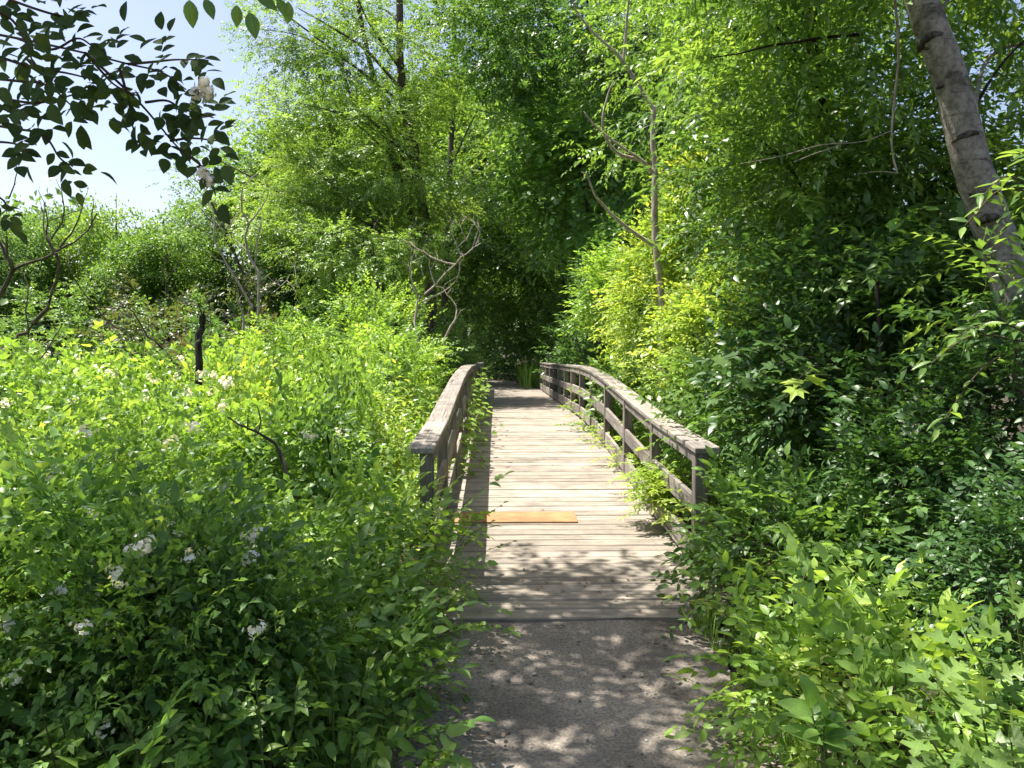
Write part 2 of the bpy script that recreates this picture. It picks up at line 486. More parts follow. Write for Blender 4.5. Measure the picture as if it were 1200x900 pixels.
o['kind'] = 'stuff'; o['label'] = 'loose small stones scattered on the path'; o['category'] = 'gravel'

# ------------------------------------------------------------------ bridge
XI_R, XI_L = 1.43, -0.464           # inner faces of the posts
XC = (XI_R + XI_L) / 2
POSTS = [5.54 + 1.57 * i for i in range(14)]
_dy = [4.5, 5.54, 7.1, 8.67, 10.2, 11.8, 13.4, 15.0, 19.7, 24.4, 26.1]
_dz = [.035, .04, .085, .19, .29, .35, .365, .335, .22, .12, .09]
def deck(y): return float(np.interp(y, _dy, _dz))
def slope(y): return math.atan2(deck(y + .3) - deck(y - .3), .6)

bridge = thing('footbridge', 'arched weathered wooden footbridge with post and rail sides', 'bridge', (XC, 4.6, 0))
BL = np.array(bridge.location)

def box_mesh(name, sx, sy, sz, mat, bev=.005, jit=0.0, seed=0):
    """chamfered box centred on the origin"""
    r = np.random.default_rng(seed)
    x, y, z = sx / 2, sy / 2, sz / 2; b = bev
    V = []
    for sgx in (-1, 1):
        for sgy in (-1, 1):
            for sgz in (-1, 1):
                j = 1 + jit * r.normal()
                V += [(sgx * x * j, sgy * (y - b), sgz * (z - b)), (sgx * (x * j - b), sgy * y, sgz * (z - b)), (sgx * (x * j - b), sgy * (y - b), sgz * z)]
    V = np.array(V)
    import bmesh
    bm = bmesh.new()
    for v in V: bm.verts.new(v)
    bmesh.ops.convex_hull(bm, input=bm.verts)
    me = bpy.data.meshes.new(name); bm.to_mesh(me); bm.free()
    me.materials.append(mat)
    return me

def place(name, me, loc, rot=(0, 0, 0), parent=bridge, label=None):
    o = bpy.data.objects.new(name, me)
    o.location = [float(a - b) for a, b in zip(loc, BL)]
    o.rotation_euler = rot
    link(o, parent)
    if label: o['label'] = label
    return o

PITCHW = 0.158
plank_me = [box_mesh('plank', 1.99 + .03 * k, PITCHW - .010 - .005 * (k % 3), .04, M['plank'], .006, .004, k) for k in range(5)]
y = 4.60 + PITCHW / 2; k = 0
while y < 26.1:
    z = deck(y) - .02 + random.uniform(-.003, .003)
    o = place('plank', plank_me[random.randrange(5)], (XC + random.uniform(-.02, .02), y, z),
              (slope(y) + random.uniform(-.012, .012), random.uniform(-.002, .002), random.uniform(-.004, .004)))
    y += PITCHW; k += 1
rep = box_mesh('repair_board', 1.16, .34, .016, M['fresh'], .003, 0, 3)
place('repair_board', rep, (XI_L + .03 + .58, 7.02, deck(7.02) + .012), (slope(7.02), 0, -.004), label='new orange board laid across the grey deck')
# beams under the deck
for xb in (XI_L + .15, XC, XI_R - .15):
    for i in range(0, 13):
        y0, y1 = POSTS[i], POSTS[i + 1]
        ym = (y0 + y1) / 2
        me = bpy.data.meshes.get('beam_%d' % i) or box_mesh('beam_%d' % i, .09, math.hypot(y1 - y0, deck(y1) - deck(y0)) - .004, .22, M['rail'], .004)
        place('beam', me, (xb, ym, (deck(y0) + deck(y1)) / 2 - .155), (math.atan2(deck(y1) - deck(y0), y1 - y0), 0, 0))
for side, xi in ((1, XI_R), (-1, XI_L)):
    PW = .098
    for i, yp in enumerate(POSTS):
        zb = float(terrain(xi, yp)) - .25
        zt = deck(yp) + .878
        me = box_mesh('post', PW, PW, zt - zb, M['post'], .006, .004, i)
        place('post', me, (xi + side * PW / 2, yp, (zt + zb) / 2), (random.uniform(-.006, .006), random.uniform(-.004, .004), 0))
    for i in range(13):
        y0, y1 = POSTS[i], POSTS[i + 1]
        a = math.atan2(deck(y1) - deck(y0), y1 - y0)
        ln = (y1 - y0 - PW) / math.cos(a) - .004
        ym = (y0 + y1) / 2; zm = (deck(y0) + deck(y1)) / 2
        xr = xi + side * (.004 + .019 + .004)
        for nm, zc, h in (('fascia_rail', .83, .09), ('mid_rail', .475, .14), ('toe_board', .125, .18)):
            me = box_mesh(nm, .038, ln, h, M['rail'], .004, 0, i)
            place(nm, me, (xr + random.uniform(-.003, .003), ym, zm + zc + random.uniform(-.006, .006)), (a + random.uniform(-.004, .004), 0, random.uniform(-.002, .002)))
        # handrail cap, one board per bay
        y0c, y1c = (y0 - .09 if i == 0 else y0), (y1 + .09 if i == 12 else y1)
        zz0, zz1 = deck(y0) + (y0c - y0) * math.tan(a), deck(y1) + (y1c - y1) * math.tan(a)
        me = box_mesh('handrail_cap', .19, math.hypot(y1c - y0c, zz1 - zz0) - .003, .042, M['rail'], .006, 0, i)
        place('handrail_cap', me, (xi + side * .083, (y0c + y1c) / 2, (zz0 + zz1) / 2 + .901 + random.uniform(-.002, .002)), (a, random.uniform(-.01, .01), random.uniform(-.003, .003)))

# ------------------------------------------------------------------ leaf and spray templates
def leaf2(L, Wd):
    return np.array([[0, 0, 0], [.45 * L, Wd / 2, .14 * Wd], [L, 0, -.08 * L], [.45 * L, -Wd / 2, .14 * Wd]]), np.array([[0, 3, 2], [0, 2, 1]])
def leaf4(L, Wd):
    a, b, f = .42 * Wd, .40 * Wd, .13 * Wd
    return (np.array([[0, 0, 0], [.22 * L, a, f], [.62 * L, b, f - .06 * L], [L, 0, -.16 * L], [.62 * L, -b, f - .06 * L], [.22 * L, -a, f], [.45 * L, 0, 0]]),
            np.array([[0, 6, 1], [1, 6, 2], [2, 6, 3], [3, 6, 4], [4, 6, 5], [5, 6, 0]]))
def leaf_q(L, Wd):
    return (np.array([[0, 0, 0], [.38 * L, Wd / 2, .13 * Wd], [L, 0, -.16 * L], [.38 * L, -Wd / 2, .13 * Wd], [.5 * L, 0, 0]]),
            np.array([[0, 4, 1], [1, 4, 2], [2, 4, 3], [3, 4, 0]]))
def leaf_oval(L, Wd, droop=.18, serr=0.0):
    xs = [0, .1, .26, .45, .65, .83, 1.0]; ws = [0, .24, .43, .5, .42, .22, 0]
    V, F = [], []
    for i, (x, w) in enumerate(zip(xs, ws)):
        z = -droop * L * x * x
        V.append((x * L, 0, z))
        if 0 < i < 6:
            V.append(((x + .02) * L, w * Wd, z + .17 * w * Wd)); V.append(((x + .02) * L, -w * Wd, z + .17 * w * Wd))
    m = lambda i: 0 if i == 0 else (16 if i == 6 else 1 + 3 * (i - 1))
    V = np.array(V)
    for i in range(6):
        a, b = m(i), m(i + 1)
        if i == 0: F += [(a, b, b + 1), (a, b + 2, b)]
        elif i == 5: F += [(a, b, a + 1), (a, a + 2, b)]
        else: F += [(a, b, b + 1), (a, b + 1, a + 1), (a, a + 2, b + 2), (a, b + 2, b)]
    return V, np.array(F)
def leaf_strip(L, outline, droop=.15, fold=.12):
    V, F = [], []
    for x, w in outline:
        z = -droop * L * x * x
        V += [(x * L, 0, z), (x * L, w * L, z + fold * w * L), (x * L, -w * L, z + fold * w * L)]
    for i in range(len(outline) - 1):
        a, b = 3 * i, 3 * i + 3
        F += [(a, b, b + 1), (a, b + 1, a + 1), (a, b + 2, b), (a, a + 2, b + 2)]
    return np.array(V), np.array(F)
OAK = [(0, .008), (.14, .012), (.2, .16), (.27, .2), (.3, .05), (.4, .06), (.46, .27), (.55, .33), (.57, .07), (.66, .07), (.74, .24), (.83, .26), (.84, .06), (.92, .1), (1, .0)]
def leaf_polar(R, radii, droop=.12):
    n = len(radii); V = [(0, 0, 0.0)]
    for i, r in enumerate(radii):
        a = -math.pi * .93 + 2 * math.pi * .93 * i / (n - 1)
        V.append((R * r * math.cos(a), R * r * math.sin(a), -droop * R * r * r + .03 * R * (i % 2)))
    F = [(0, i, i + 1) for i in range(1, n)]
    V = np.array(V); V[:, 0] += R * .35
    return V, np.array(F)
HEART = [.42, .62, .66, .62, .6, .62, .70, .85, 1.05, .85, .70, .62, .6, .62, .66, .62, .42]
MAPLE = [.35, .55, .42, .62, .85, .5, .62, .95, .58, .62, 1.15, .62, .58, .95, .62, .5, .85, .62, .42, .55, .35]

def frame(d, n):
    d = norm(d); y = norm(np.cross(n, d)); z = np.cross(d, y)
    return np.stack([d, y, z], -1)

def put(VF, p, d, n, t):
    R = frame(np.asarray(d, float), np.asarray(n, float))
    return VF[0] @ R.T + p, VF[1], np.full(len(VF[0]), t)

def twig(r, length, n, leaf, ang=55, droop=.25, pairs=False, terminal=True, stem=.0015, tvar=.16, start=.12, updir=.2, taper=True):
    """a shoot along +X carrying leaves; normal about +Z"""
    L = []
    p = lambda s: np.array([length * s, 0.03 * length * math.sin(s * 5), -droop * length * s * s])
    if stem:
        L.append(tube([p(x) for x in (0, .55, 1)], stem, stem * .5, 3, cap=False))
        L[-1] = (L[-1][0], L[-1][1], np.full(len(L[-1][0]), .1))
    k = 0
    for s_ in np.linspace(start, .96, n):
        for sd in ((1, -1) if pairs else ((1,) if k % 2 else (-1,))):
            a = math.radians(ang + r.normal() * 12) * sd
            d = np.array([math.cos(a), math.sin(a), updir * r.normal() - .12])
            nn = np.array([.35 * r.normal(), .35 * r.normal(), 1.0])
            v, f = leaf
            sc = (1 - .35 * s_ if taper else 1) * r.uniform(.75, 1.15)
            L.append(put((v * sc, f), p(s_), d, nn, tvar * r.normal()))
        k += 1
    if terminal:
        L.append(put(leaf, p(1.0), [1, 0, -.3], [.2 * r.normal(), .2 * r.normal(), 1], tvar * r.normal()))
    return join(L)

def compound_twig(r, length, n, frond, **k):
    return twig(r, length, n, (frond[0], frond[1]), taper=False, **k)

R0 = np.random.default_rng(3)
def many(fn, n): return [fn() for _ in range(n)]
T_locust = many(lambda: twig(R0, .28, 6, leaf2(.082, .038), ang=65, pairs=True, stem=0, droop=.12), 4)
T_far = []
for _ in range(4):
    L = []
    for i in range(13):
        p = R0.normal(size=3) * np.array([.26, .26, .16])
        L.append(put(leaf2(.2, .11), p, R0.normal(size=3) * [1, 1, .5], [.5 * R0.normal(), .5 * R0.normal(), 1], .16 * R0.normal()))
    T_far.append(join(L))
T_mid = many(lambda: twig(R0, .42, 8, leaf2(.15, .088), ang=55, droop=.12, stem=0), 4)
T_near = many(lambda: twig(R0, .26, 9, leaf4(.065, .034), ang=55, droop=.2, stem=.0014), 5)
T_oval = many(lambda: twig(R0, .26, 8, leaf_q(.072, .038), ang=55, droop=.2, stem=.0014), 5)
T_lance = many(lambda: twig(R0, .34, 9, leaf_q(.11, .042), ang=52, droop=.15, stem=.0016), 5)
T_broad = many(lambda: twig(R0, .5, 5, leaf_polar(.075, HEART, .25), ang=60, droop=.3, stem=.002, taper=False), 3)
def rose_tpl():
    fr = twig(R0, .11, 2, leaf_q(.052, .031), ang=62, pairs=True, droop=.15, stem=0, taper=False)
    return twig(R0, .34, 5, (fr[0], fr[1]), ang=58, droop=.3, stem=.0016)
T_rose = many(rose_tpl, 4)
def herb_tpl(h, n, l, w):
    """upright stem along +X with near-level leaves set all round it"""
    L = [tube([[0, 0, 0], [h * .5, .01, .012], [h, 0, 0]], .0025, .001, 3, cap=False)]
    L[0] = (L[0][0], L[0][1], np.full(len(L[0][0]), -.2))
    for k in range(n):
        f_ = .22 + .78 * (k + .5) / n
        a_ = k * 2.399 + R0.normal() * .3
        rad = np.array([0, math.cos(a_), math.sin(a_)])
        d = rad + np.array([.25 + .35 * R0.normal() * .6 + .5 * f_ ** 4, 0, 0])
        v, f = leaf_q(l, w)
        L.append(put((v * R0.uniform(.7, 1.15) * (1.1 - .45 * f_), f), [h * f_, 0, 0], d, np.array([1.0, 0, 0]) + R0.normal(size=3) * .3, .14 * R0.normal()))
    return join(L)
T_herb_s = many(lambda: herb_tpl(.5, 14, .125, .052), 3)
T_herb_m = many(lambda: herb_tpl(.85, 22, .13, .05), 3)
T_herb_t = many(lambda: herb_tpl(1.2, 28, .14, .052), 3)
def round_tpl():
    return twig(R0, .42, 9, leaf_oval(.085, .052), ang=60, droop=.12, pairs=True, stem=.002, start=.2)
T_round = many(round_tpl, 3)
def blade_tuft():
    L = []
    for i in range(14):
        a = R0.random() * 6.28; h = R0.uniform(.25, .5)
        d = np.array([math.cos(a), math.sin(a)]) * R0.uniform(.05, .3)
        p = np.array([[0, 0, 0], [d[0] * .4, d[1] * .4, h * .6], [d[0], d[1], h]]) + np.array([*R0.normal(size=2) * .04, 0])
        w = np.array([-math.sin(a), math.cos(a), 0]) * .006
        V = np.array([p[0] - w, p[0] + w, p[1] + w * .8, p[1] - w * .8, p[2]])
        L.append((V, np.array([[0, 1, 2], [0, 2, 3], [3, 2, 4]]), np.full(5, .2 * R0.normal())))
    return join(L)
T_grass = many(blade_tuft, 3)

def clear_ok(P, r):
    """keep the bridge, the path and the camera's standing place free of leaves"""
    j = r.normal(size=len(P)) * .06
    x, y, z = P[:, 0], P[:, 1], P[:, 2]
    br = (x > -.60 + j) & (x < 1.58 + j) & (y > 4.5) & (y < 27) & (z < 2.3)
    pa = (x > -.36 + 1.6 * j) & (x < 1.12 + 1.6 * j) & (y <= 4.5) & (z < 2.6)
    fp = (np.abs(x - (.47 - .018 * (y - 26) ** 2)) < .75 + j) & (y >= 27) & (y < 31) & (z < 1.7)
    cm = (np.hypot(x, y) < 1.5)
    return ~(br | pa | fp | cm)

def scatter(tpls, P, D, r, scale=(.8, 1.2), tint=None, tilt=.35, up=None, clear=True):
    P = np.asarray(P); D = np.asarray(D)
    if clear and len(P):
        ok = clear_ok(P, r); P, D = P[ok], D[ok]
        if tint is not None: tint = tint[ok]
        if up is not None: up = up[ok]
    n = len(P)
    if tint is None: tint = np.clip(r.normal(.45, .2, n), 0, 1)
    N_ = (np.array([0, 0, 1.0]) if up is None else up) + r.normal(size=(n, 3)) * tilt
    D = norm(D); Yv = norm(np.cross(N_, D)); Z = np.cross(D, Yv)
    Rm = np.stack([D, Yv, Z], -1) * r.uniform(*scale, n)[:, None, None]
    idx = r.integers(len(tpls), size=n); out = []
    for k, (v, f, t) in enumerate(tpls):
        q = np.where(idx == k)[0]
        if not len(q): continue
        V = np.einsum('nij,vj->nvi', Rm[q], v) + P[q][:, None, :]
        F = f[None] + (np.arange(len(q)) * len(v))[:, None, None]
        T = np.clip(tint[q][:, None] + t[None], 0, 1)
        out.append((V.reshape(-1, 3), F.reshape(-1, 3), T.ravel()))
    return join(out)

def ball(r, n, shell=0.0):
    d = norm(r.normal(size=(n, 3)))
    return d * (shell ** 3 + (1 - shell ** 3) * r.random(n))[:, None] ** (1 / 3)

def crown(r, c, rad, ncl, clr, nsp, tpls, flat=.36, shell=.35, droop=.1, scale=(.8, 1.25), floor=None, tilt=.28, tspread=.24, tmean=.45, lumps=.0):
    """leaf clumps through an uneven ellipsoid; returns leaf arrays and clump centres"""
    if tpls is T_mid: nsp = nsp * .72
    if tpls is T_lance: droop = droop * .35
    c = np.asarray(c, float); rad = np.asarray(rad, float)
    C = ball(r, ncl, shell)
    C = C * (1 + .28 * nz(C, 1.1, int(r.integers(1e6))))[:, None]
    C = c + C * rad
    if floor is not None:
        C[:, 2] = np.maximum(C[:, 2], floor + r.random(ncl) * .6)
    cs = clr * r.uniform(.6, 1.35, ncl)
    idx = np.repeat(np.arange(ncl), np.maximum(3, (nsp * (cs / clr) ** 2 * r.uniform(.6, 1.4, ncl)).astype(int)))
    off = ball(r, len(idx), .25)
    P = C[idx] + off * cs[idx][:, None] * np.array([1, 1, flat])
    D = off * np.array([1, 1, .35]) + .5 * norm((P - c) / rad) + r.normal(size=P.shape) * .4
    D[:, 2] -= droop
    tc = np.clip(r.normal(tmean, tspread, ncl), 0, 1)
    t = np.clip(tc[idx] + r.normal(0, .1, len(idx)), 0, 1)
    up = np.array([0, 0, 1.0]) + .45 * norm((P - c) / rad)
    return scatter(tpls, P, D, r, scale, t, tilt, up), C

def limbs(r, trunk, C, n, r0=.04, r1=.008, sides=5, low=.25):
    """curved boughs from the trunk line to n of the clump centres"""
    trunk = np.asarray(trunk); L = []
    pick = r.permutation(len(C))[:n]
    for i in pick:
        e = C[i]
        zt = trunk[:, 2]
        z0 = np.clip(e[2] - np.hypot(*(e[:2] - trunk[len(trunk) // 2, :2])) * r.uniform(.5, .9), zt[0] + low * (zt[-1] - zt[0]), zt[-1])
        b = np.array([np.interp(z0, zt, trunk[:, k]) for k in range(3)])
        m = b * .5 + e * .5 + np.array([0, 0, .12 * np.linalg.norm(e - b)]) + r.normal(size=3) * .08 * np.linalg.norm(e - b)
        L.append(tube(smooth_line([b, m, e], 5), r0 * r.uniform(.6, 1.2), r1, sides))
    return L

LEFT, RIGHT = -1, 1
def make_tree(name, label, trunk_pts, r0, r1, crowns, mat, bark, nlimb=14, seed=0, group=None, wob=.06, limb_r=.045, cat='tree', extra=None, sides=9):
    r = np.random.default_rng(seed)
    tp = np.array(trunk_pts, float)
    tp[1:-1] += r.normal(size=tp[1:-1].shape) * .004 * np.linalg.norm(tp[-1] - tp[0]) * np.array([1, 1, 0])
    tp = smooth_line(tp, 7)
    base = tp[0]
    t = thing(name, label, cat, base, group)
    part('trunk', tube(tp, r0, r1, sides, wob, seed), M[bark], t, smooth=True)
    leaves, cc = [], []
    for kw in crowns:
        lv, C = crown(r, **kw); leaves.append(lv); cc.append(C)
    part('crown', join(leaves), mat if not isinstance(mat, str) else M[mat], t, smooth=True)
    bl = limbs(r, tp, np.concatenate(cc), nlimb, limb_r)
    if extra: bl += extra
    if bl: part('branch', join(bl), M[bark], t, smooth=True, kind='stuff')
    return t

def make_bush(name, label, c, rad, mat, tpls, n, seed, group=None, cat='shrub', shell=.55, scale=(.8, 1.25), nstem=9, stem_mat='cane', droop=.1, tmean=.45, tspread=.2, hole=.25, hs=.55, foot=None, clear=True):
    """dome of shoots with holes in it, on real stems"""
    r = np.random.default_rng(seed)
    c = np.asarray(c, float); rad = np.asarray(rad, float)
    gz = float(terrain(c[0], c[1])) if foot is None else foot
    base = np.array([c[0], c[1], gz])
    t = thing(name, label, cat, base, group)
    off = ball(r, n, shell)
    off[:, 2] = np.where(off[:, 2] < -.55, -off[:, 2], off[:, 2])
    lump = 1 + .22 * nz(off, .9, seed + 5)
    P = c + off * rad * lump[:, None]
    keep = (nz(P, hs, seed + 9) > -1 + 2 * hole * .8) & (P[:, 2] > gz + .05)
    P, off = P[keep], off[keep]
    D = off * np.array([1, 1, .8]) + r.normal(size=P.shape) * .45 + np.array([0, 0, .15 - droop])
    t0 = np.clip(tmean + .35 * nz(P, .7, seed + 3) + r.normal(0, tspread * .5, len(P)), 0, 1)
    up = np.array([0, 0, 1.0]) + .5 * off
    part('foliage', scatter(tpls, P, D, r, scale, t0, .4, up, clear), mat if not isinstance(mat, str) else M[mat], t, smooth=True)
    st = []
    for i in range(nstem):
        e = c + ball(r, 1, .6)[0] * rad * .85
        e[2] = max(e[2], gz + .3)
        b = base + np.array([*r.normal(size=2) * .12 * rad[:2], 0])
        m = b * .5 + e * .5 + np.array([0, 0, .15 * rad[2]]) + r.normal(size=3) * .06
        st.append(tube(smooth_line([b, m, e], 5), .012 * r.uniform(.6, 1.4), .003, 5))
    if st: part('stem', join(st), M[stem_mat], t, smooth=True, kind='stuff')
    return t


def bush_set(name, items, tpls, n, seed, group, protos, **kw):
    """bushes of one kind: the first few are grown, the others are turned and scaled copies of them"""
    made = []
    for i, (c, rad, lab, mt) in enumerate(items):
        if i < protos:
            t = make_bush(name, lab, c, rad, mt, tpls, n, seed + i, group, **kw)
            made.append((t, np.asarray(c, float) - np.array(t.location), np.asarray(rad, float)))
        else:
            t0, off, r0 = made[i % protos]
            k = np.asarray(rad, float) / r0
            gz = float(terrain(c[0], c[1]))
            kz = min(1.7, max(.5, (c[2] + rad[2] - gz) / (off[2] + r0[2])))
            kh = float(min(k[0], k[1]))
            t = copy_tree(t0, (c[0], c[1], gz), random.choice((2.0, 3.3, 4.4)) + i * .3, (kh, kh, float(kz)), lab, group, {'foliage': M[mt]})
        made_all.append(t)
    return made_all[-len(items):]
made_all = []
# ------------------------------------------------------------------ far wood behind everything
r = np.random.default_rng(101)
n = 4200
a = r.uniform(-1.15, 1.25, n)                       # bearing from the path axis
dist = r.uniform(62, 90, n)
lowm = r.random(n) < .3
dist = np.where(lowm, r.uniform(46, 60, n), dist)
hx = 7.5 + 2.5 * np.sin(a * 9) + 1.5 * np.sin(a * 23 + 1) + 9 * sstep(-.28, .0, a)
P = np.stack([np.sin(a) * dist, np.cos(a) * dist, np.where(lowm, r.random(n) * 3.2, r.random(n) ** .8 * hx) + .3], -1)
D = r.normal(size=P.shape)
o = part('far_wood', scatter(T_far, P, D, r, (2.2, 4.2), np.clip(.45 + .3 * nz(P, 9, 4), 0, 1), .5), M['far'], None)
o['kind'] = 'stuff'; o['label'] = 'far off wood closing the view behind the nearer trees'; o['category'] = 'wood'

# ------------------------------------------------------------------ background trees on the left
def proto_tree(seed, mat, label):
    rr = np.random.default_rng(seed)
    return make_tree('background_tree', label, [(0, 0, -.1), (.1, .05, 3), (-.1, 0, 6), (0, 0, 8.6)], .2, .05,
        [dict(c=(0, 0, 6.0), rad=(3.0, 3.0, 3.6), ncl=120, clr=1.0, nsp=20, tpls=T_far, scale=(.7, 1.3), shell=.45, tspread=.22),
         dict(c=(0, 0, 2.2), rad=(2.6, 2.6, 1.9), ncl=45, clr=.9, nsp=16, tpls=T_far, scale=(.7, 1.3), shell=.4, tmean=.35)],
        mat, 'bark', 16, seed)
def topz(py, Y): return float(W(600, py, Y)[2])
GB = 'trees along the far left edge of the clearing'
bgt = [(12, 252, 44, 'hazy green tree at the far left edge behind the bare branches', 'far'),
       (78, 238, 50, 'rounded pale green tree rising behind the forked bare branch', 'far'),
       (140, 246, 46, 'bright green tree below the open sky, right of the forked bare branch', 'locust'),
       (196, 258, 42, 'low rounded green tree just left of the grey-green sparse tree', 'mid'),
       (262, 222, 48, 'hazy green tree behind the sparse tree with bleached branches', 'far'),
       (362, 175, 46, 'pale green tree behind the crown of the leaning locust', 'locust'),
       (-60, 240, 46, 'hazy green tree cut by the edge of the picture', 'far')]
bgt += [(395, 130, 44, 'green tree filling the gap behind the tall locust trunk', 'mid'),
        (470, 95, 50, 'tall green tree behind the tall locust crown', 'locust'),
        (575, 120, 52, 'tall light green tree far ahead, left of the bridge axis', 'locust'),
        (660, 60, 48, 'tall green tree behind the large rounded leaves', 'mid'),
        (735, 20, 45, 'tall dark tree behind the vine-clad tree', 'dark'),
        (820, 0, 42, 'tall dark tree behind the top right canopy', 'dark'),
        ]
protos = [proto_tree(21, 'far', 'x'), proto_tree(22, 'far', 'x')]
for i, (px, py, Y, lab, mt) in enumerate(bgt):
    b = W(px, 400, Y); gz = float(terrain(b[0], Y)); h = topz(py, Y) - gz; sc = h / 9.6
    loc = (b[0], Y, gz); rz = random.uniform(0, 6.28)
    if i < 2:
        t = protos[i]; t.location = loc; t.rotation_euler[2] = rz; t.scale = (sc, sc, sc); t['label'] = lab; t['group'] = GB
    else:
        copy_tree(protos[i % 2], loc, rz, (sc * 1.02, sc * .97, sc), lab, GB, {'crown': M[mt]})

# ------------------------------------------------------------------ thicket in the left middle distance
GT = 'bushes filling the left middle distance'
th = make_bush('thicket_bush', 'green bush at the left edge below the bare branches', (0, 0, 2.0), (2.4, 2.0, 2.3), 'mid', T_mid, 1500, 31, GT, hole=.2, hs=1.1, foot=0)
thl = [(20, 345, 25, 1.05, 'green bush at the left edge below the bare branches', 'dark'),
       (100, 335, 30, 1.15, 'light green bush behind the curved bare limb', 'far'),
       (165, 330, 27, 1.05, 'leafy green bush left of the olive drooping bush', 'far'),
       (228, 312, 24, 1.05, 'olive green drooping bush behind the charred snag', 'olive'),
       (262, 372, 17, .62, 'dry brownish vine tangle right of the charred snag', 'dry'),
       (300, 350, 22, .95, 'dark green bush under the bleached forked branches', 'dark'),
       (355, 350, 21, .9, 'shaded green bush under the leaning locust', 'mid'),
       (415, 330, 22, 1.0, 'dark bush between the locust trunks', 'dark'),
       (455, 372, 19, .7, 'green bush left of the bleached dead shrub', 'mid')]
for i, (px, py, Y, sc, lab, mt) in enumerate(thl):
    b = W(px, 400, Y); gz = float(terrain(b[0], Y))
    h = (topz(py, Y) - gz) / 4.2
    s3 = (sc * .95, sc * .95, max(h, .45))
    if i == 0:
        th.location = (b[0], Y, gz); th.scale = s3; th['label'] = lab
    else:
        copy_tree(th, (b[0], Y, gz), random.uniform(0, 6.28), s3, lab, GT, {'foliage': M[mt]})

# ------------------------------------------------------------------ locusts and other trees left of centre
def line(pts, Y, dy=None):
    return [W(px, py, Y + (0 if dy is None else dy[i])) for i, (px, py) in enumerate(pts)]
def base_to(pts, Y):
    """start a trunk on the ground below its lowest visible pixel"""
    p = line(pts, Y); b = p[0].copy(); b[2] = float(terrain(b[0], b[1])) - .05
    return [b] + p

limbA = [tube(smooth_line(line([(503, 310), (470, 220), (448, 130), (428, 50), (412, -40)], 20.3), 6), .11, .05, 8),
         tube(smooth_line(line([(505, 330), (430, 262), (345, 234), (290, 205), (245, 182)], 19.5), 6), .06, .012, 6),
         tube(smooth_line(line([(490, 190), (445, 150), (415, 120), (405, 92), (400, 60)], 19.6), 6), .06, .015, 6),
         tube(smooth_line(line([(483, 120), (430, 60), (385, 30), (350, 10)], 19.8), 6), .05, .012, 6),
         tube(smooth_line(line([(500, 290), (480, 240), (490, 175), (470, 150)], 19.2), 6), .05, .015, 6)]
make_tree('locust_tree', 'tall feathery locust with slim dark trunk left of the bridge axis', base_to([(508, 360), (500, 280), (486, 190), (474, 100), (466, 0), (462, -90)], 20), .17, .07,
    [dict(c=W(445, 60, 20), rad=(2.6, 2.4, 2.3), ncl=46, clr=.85, nsp=58, tpls=T_locust, flat=.2, tilt=.22, shell=.3, scale=(.9, 1.5)),
     dict(c=W(432, 195, 19.5), rad=(2.4, 1.8, 1.7), ncl=46, clr=.85, nsp=58, tpls=T_locust, flat=.2, tilt=.22, shell=.3, scale=(.9, 1.5)),
     dict(c=W(350, 60, 20.5), rad=(1.9, 1.6, 1.9), ncl=40, clr=.6, nsp=24, tpls=T_locust, flat=.35, shell=.2, scale=(.9, 1.4)),
     dict(c=W(470, -110, 20), rad=(3.2, 2.6, 2.0), ncl=26, clr=.8, nsp=20, tpls=T_locust, flat=.4, scale=(.9, 1.5))],
    'locust', 'bark', 18, 41, extra=limbA, limb_r=.035)
make_tree('locust_tree', 'leaning light green locust whose crown borders the open sky', base_to([(440, 360), (425, 290), (400, 200), (382, 120), (372, 70)], 24), .13, .04,
    [dict(c=W(402, 205, 24), rad=(2.2, 2.0, 2.6), ncl=58, clr=.9, nsp=52, tpls=T_locust, flat=.22, tilt=.25, shell=.3, scale=(1, 1.6)),
     dict(c=W(335, 255, 23), rad=(1.6, 1.4, 1.3), ncl=28, clr=.7, nsp=36, tpls=T_locust, flat=.22, tilt=.25, shell=.3, scale=(1, 1.6))],
    'locust', 'bark', 14, 42)
make_tree('tall_tree', 'thin straight tree behind the locust with dark green leaves', base_to([(520, 380), (525, 300), (528, 180), (531, 80), (530, -30)], 29), .15, .06,
    [dict(c=W(555, 60, 29), rad=(3.0, 2.5, 3.2), ncl=70, clr=.95, nsp=26, tpls=T_mid, shell=.3, scale=(.9, 1.4)),
     dict(c=W(520, 250, 29), rad=(2.6, 2.2, 2.6), ncl=70, clr=.95, nsp=26, tpls=T_mid, shell=.3, scale=(.9, 1.4), tmean=.35)],
    'mid', 'bark', 14, 43)
make_tree('sparse_tree', 'sparse grey-green tree under the flowering branch', base_to([(300, 380), (275, 300), (250, 240), (238, 205)], 26), .07, .02,
    [dict(c=W(245, 235, 26), rad=(1.3, 1.2, 1.5), ncl=34, clr=.5, nsp=13, tpls=T_mid, shell=.2, scale=(.6, 1.0), flat=.6)],
    'far', 'bark', 16, 44, limb_r=.025)
make_tree('young_locust', 'young feathery locust beside the bleached dead shrub', base_to([(452, 390), (447, 330), (436, 290), (440, 262)], 17.5), .05, .02,
    [dict(c=W(425, 290, 17.5), rad=(1.5, 1.1, .9), ncl=42, clr=.5, nsp=24, tpls=T_locust, flat=.35, shell=.3, scale=(.8, 1.3)),
     dict(c=W(490, 310, 18), rad=(.8, .8, .7), ncl=16, clr=.4, nsp=16, tpls=T_locust, flat=.4, shell=.3, scale=(.8, 1.3))],
    'locust', 'bark', 10, 45, limb_r=.02)

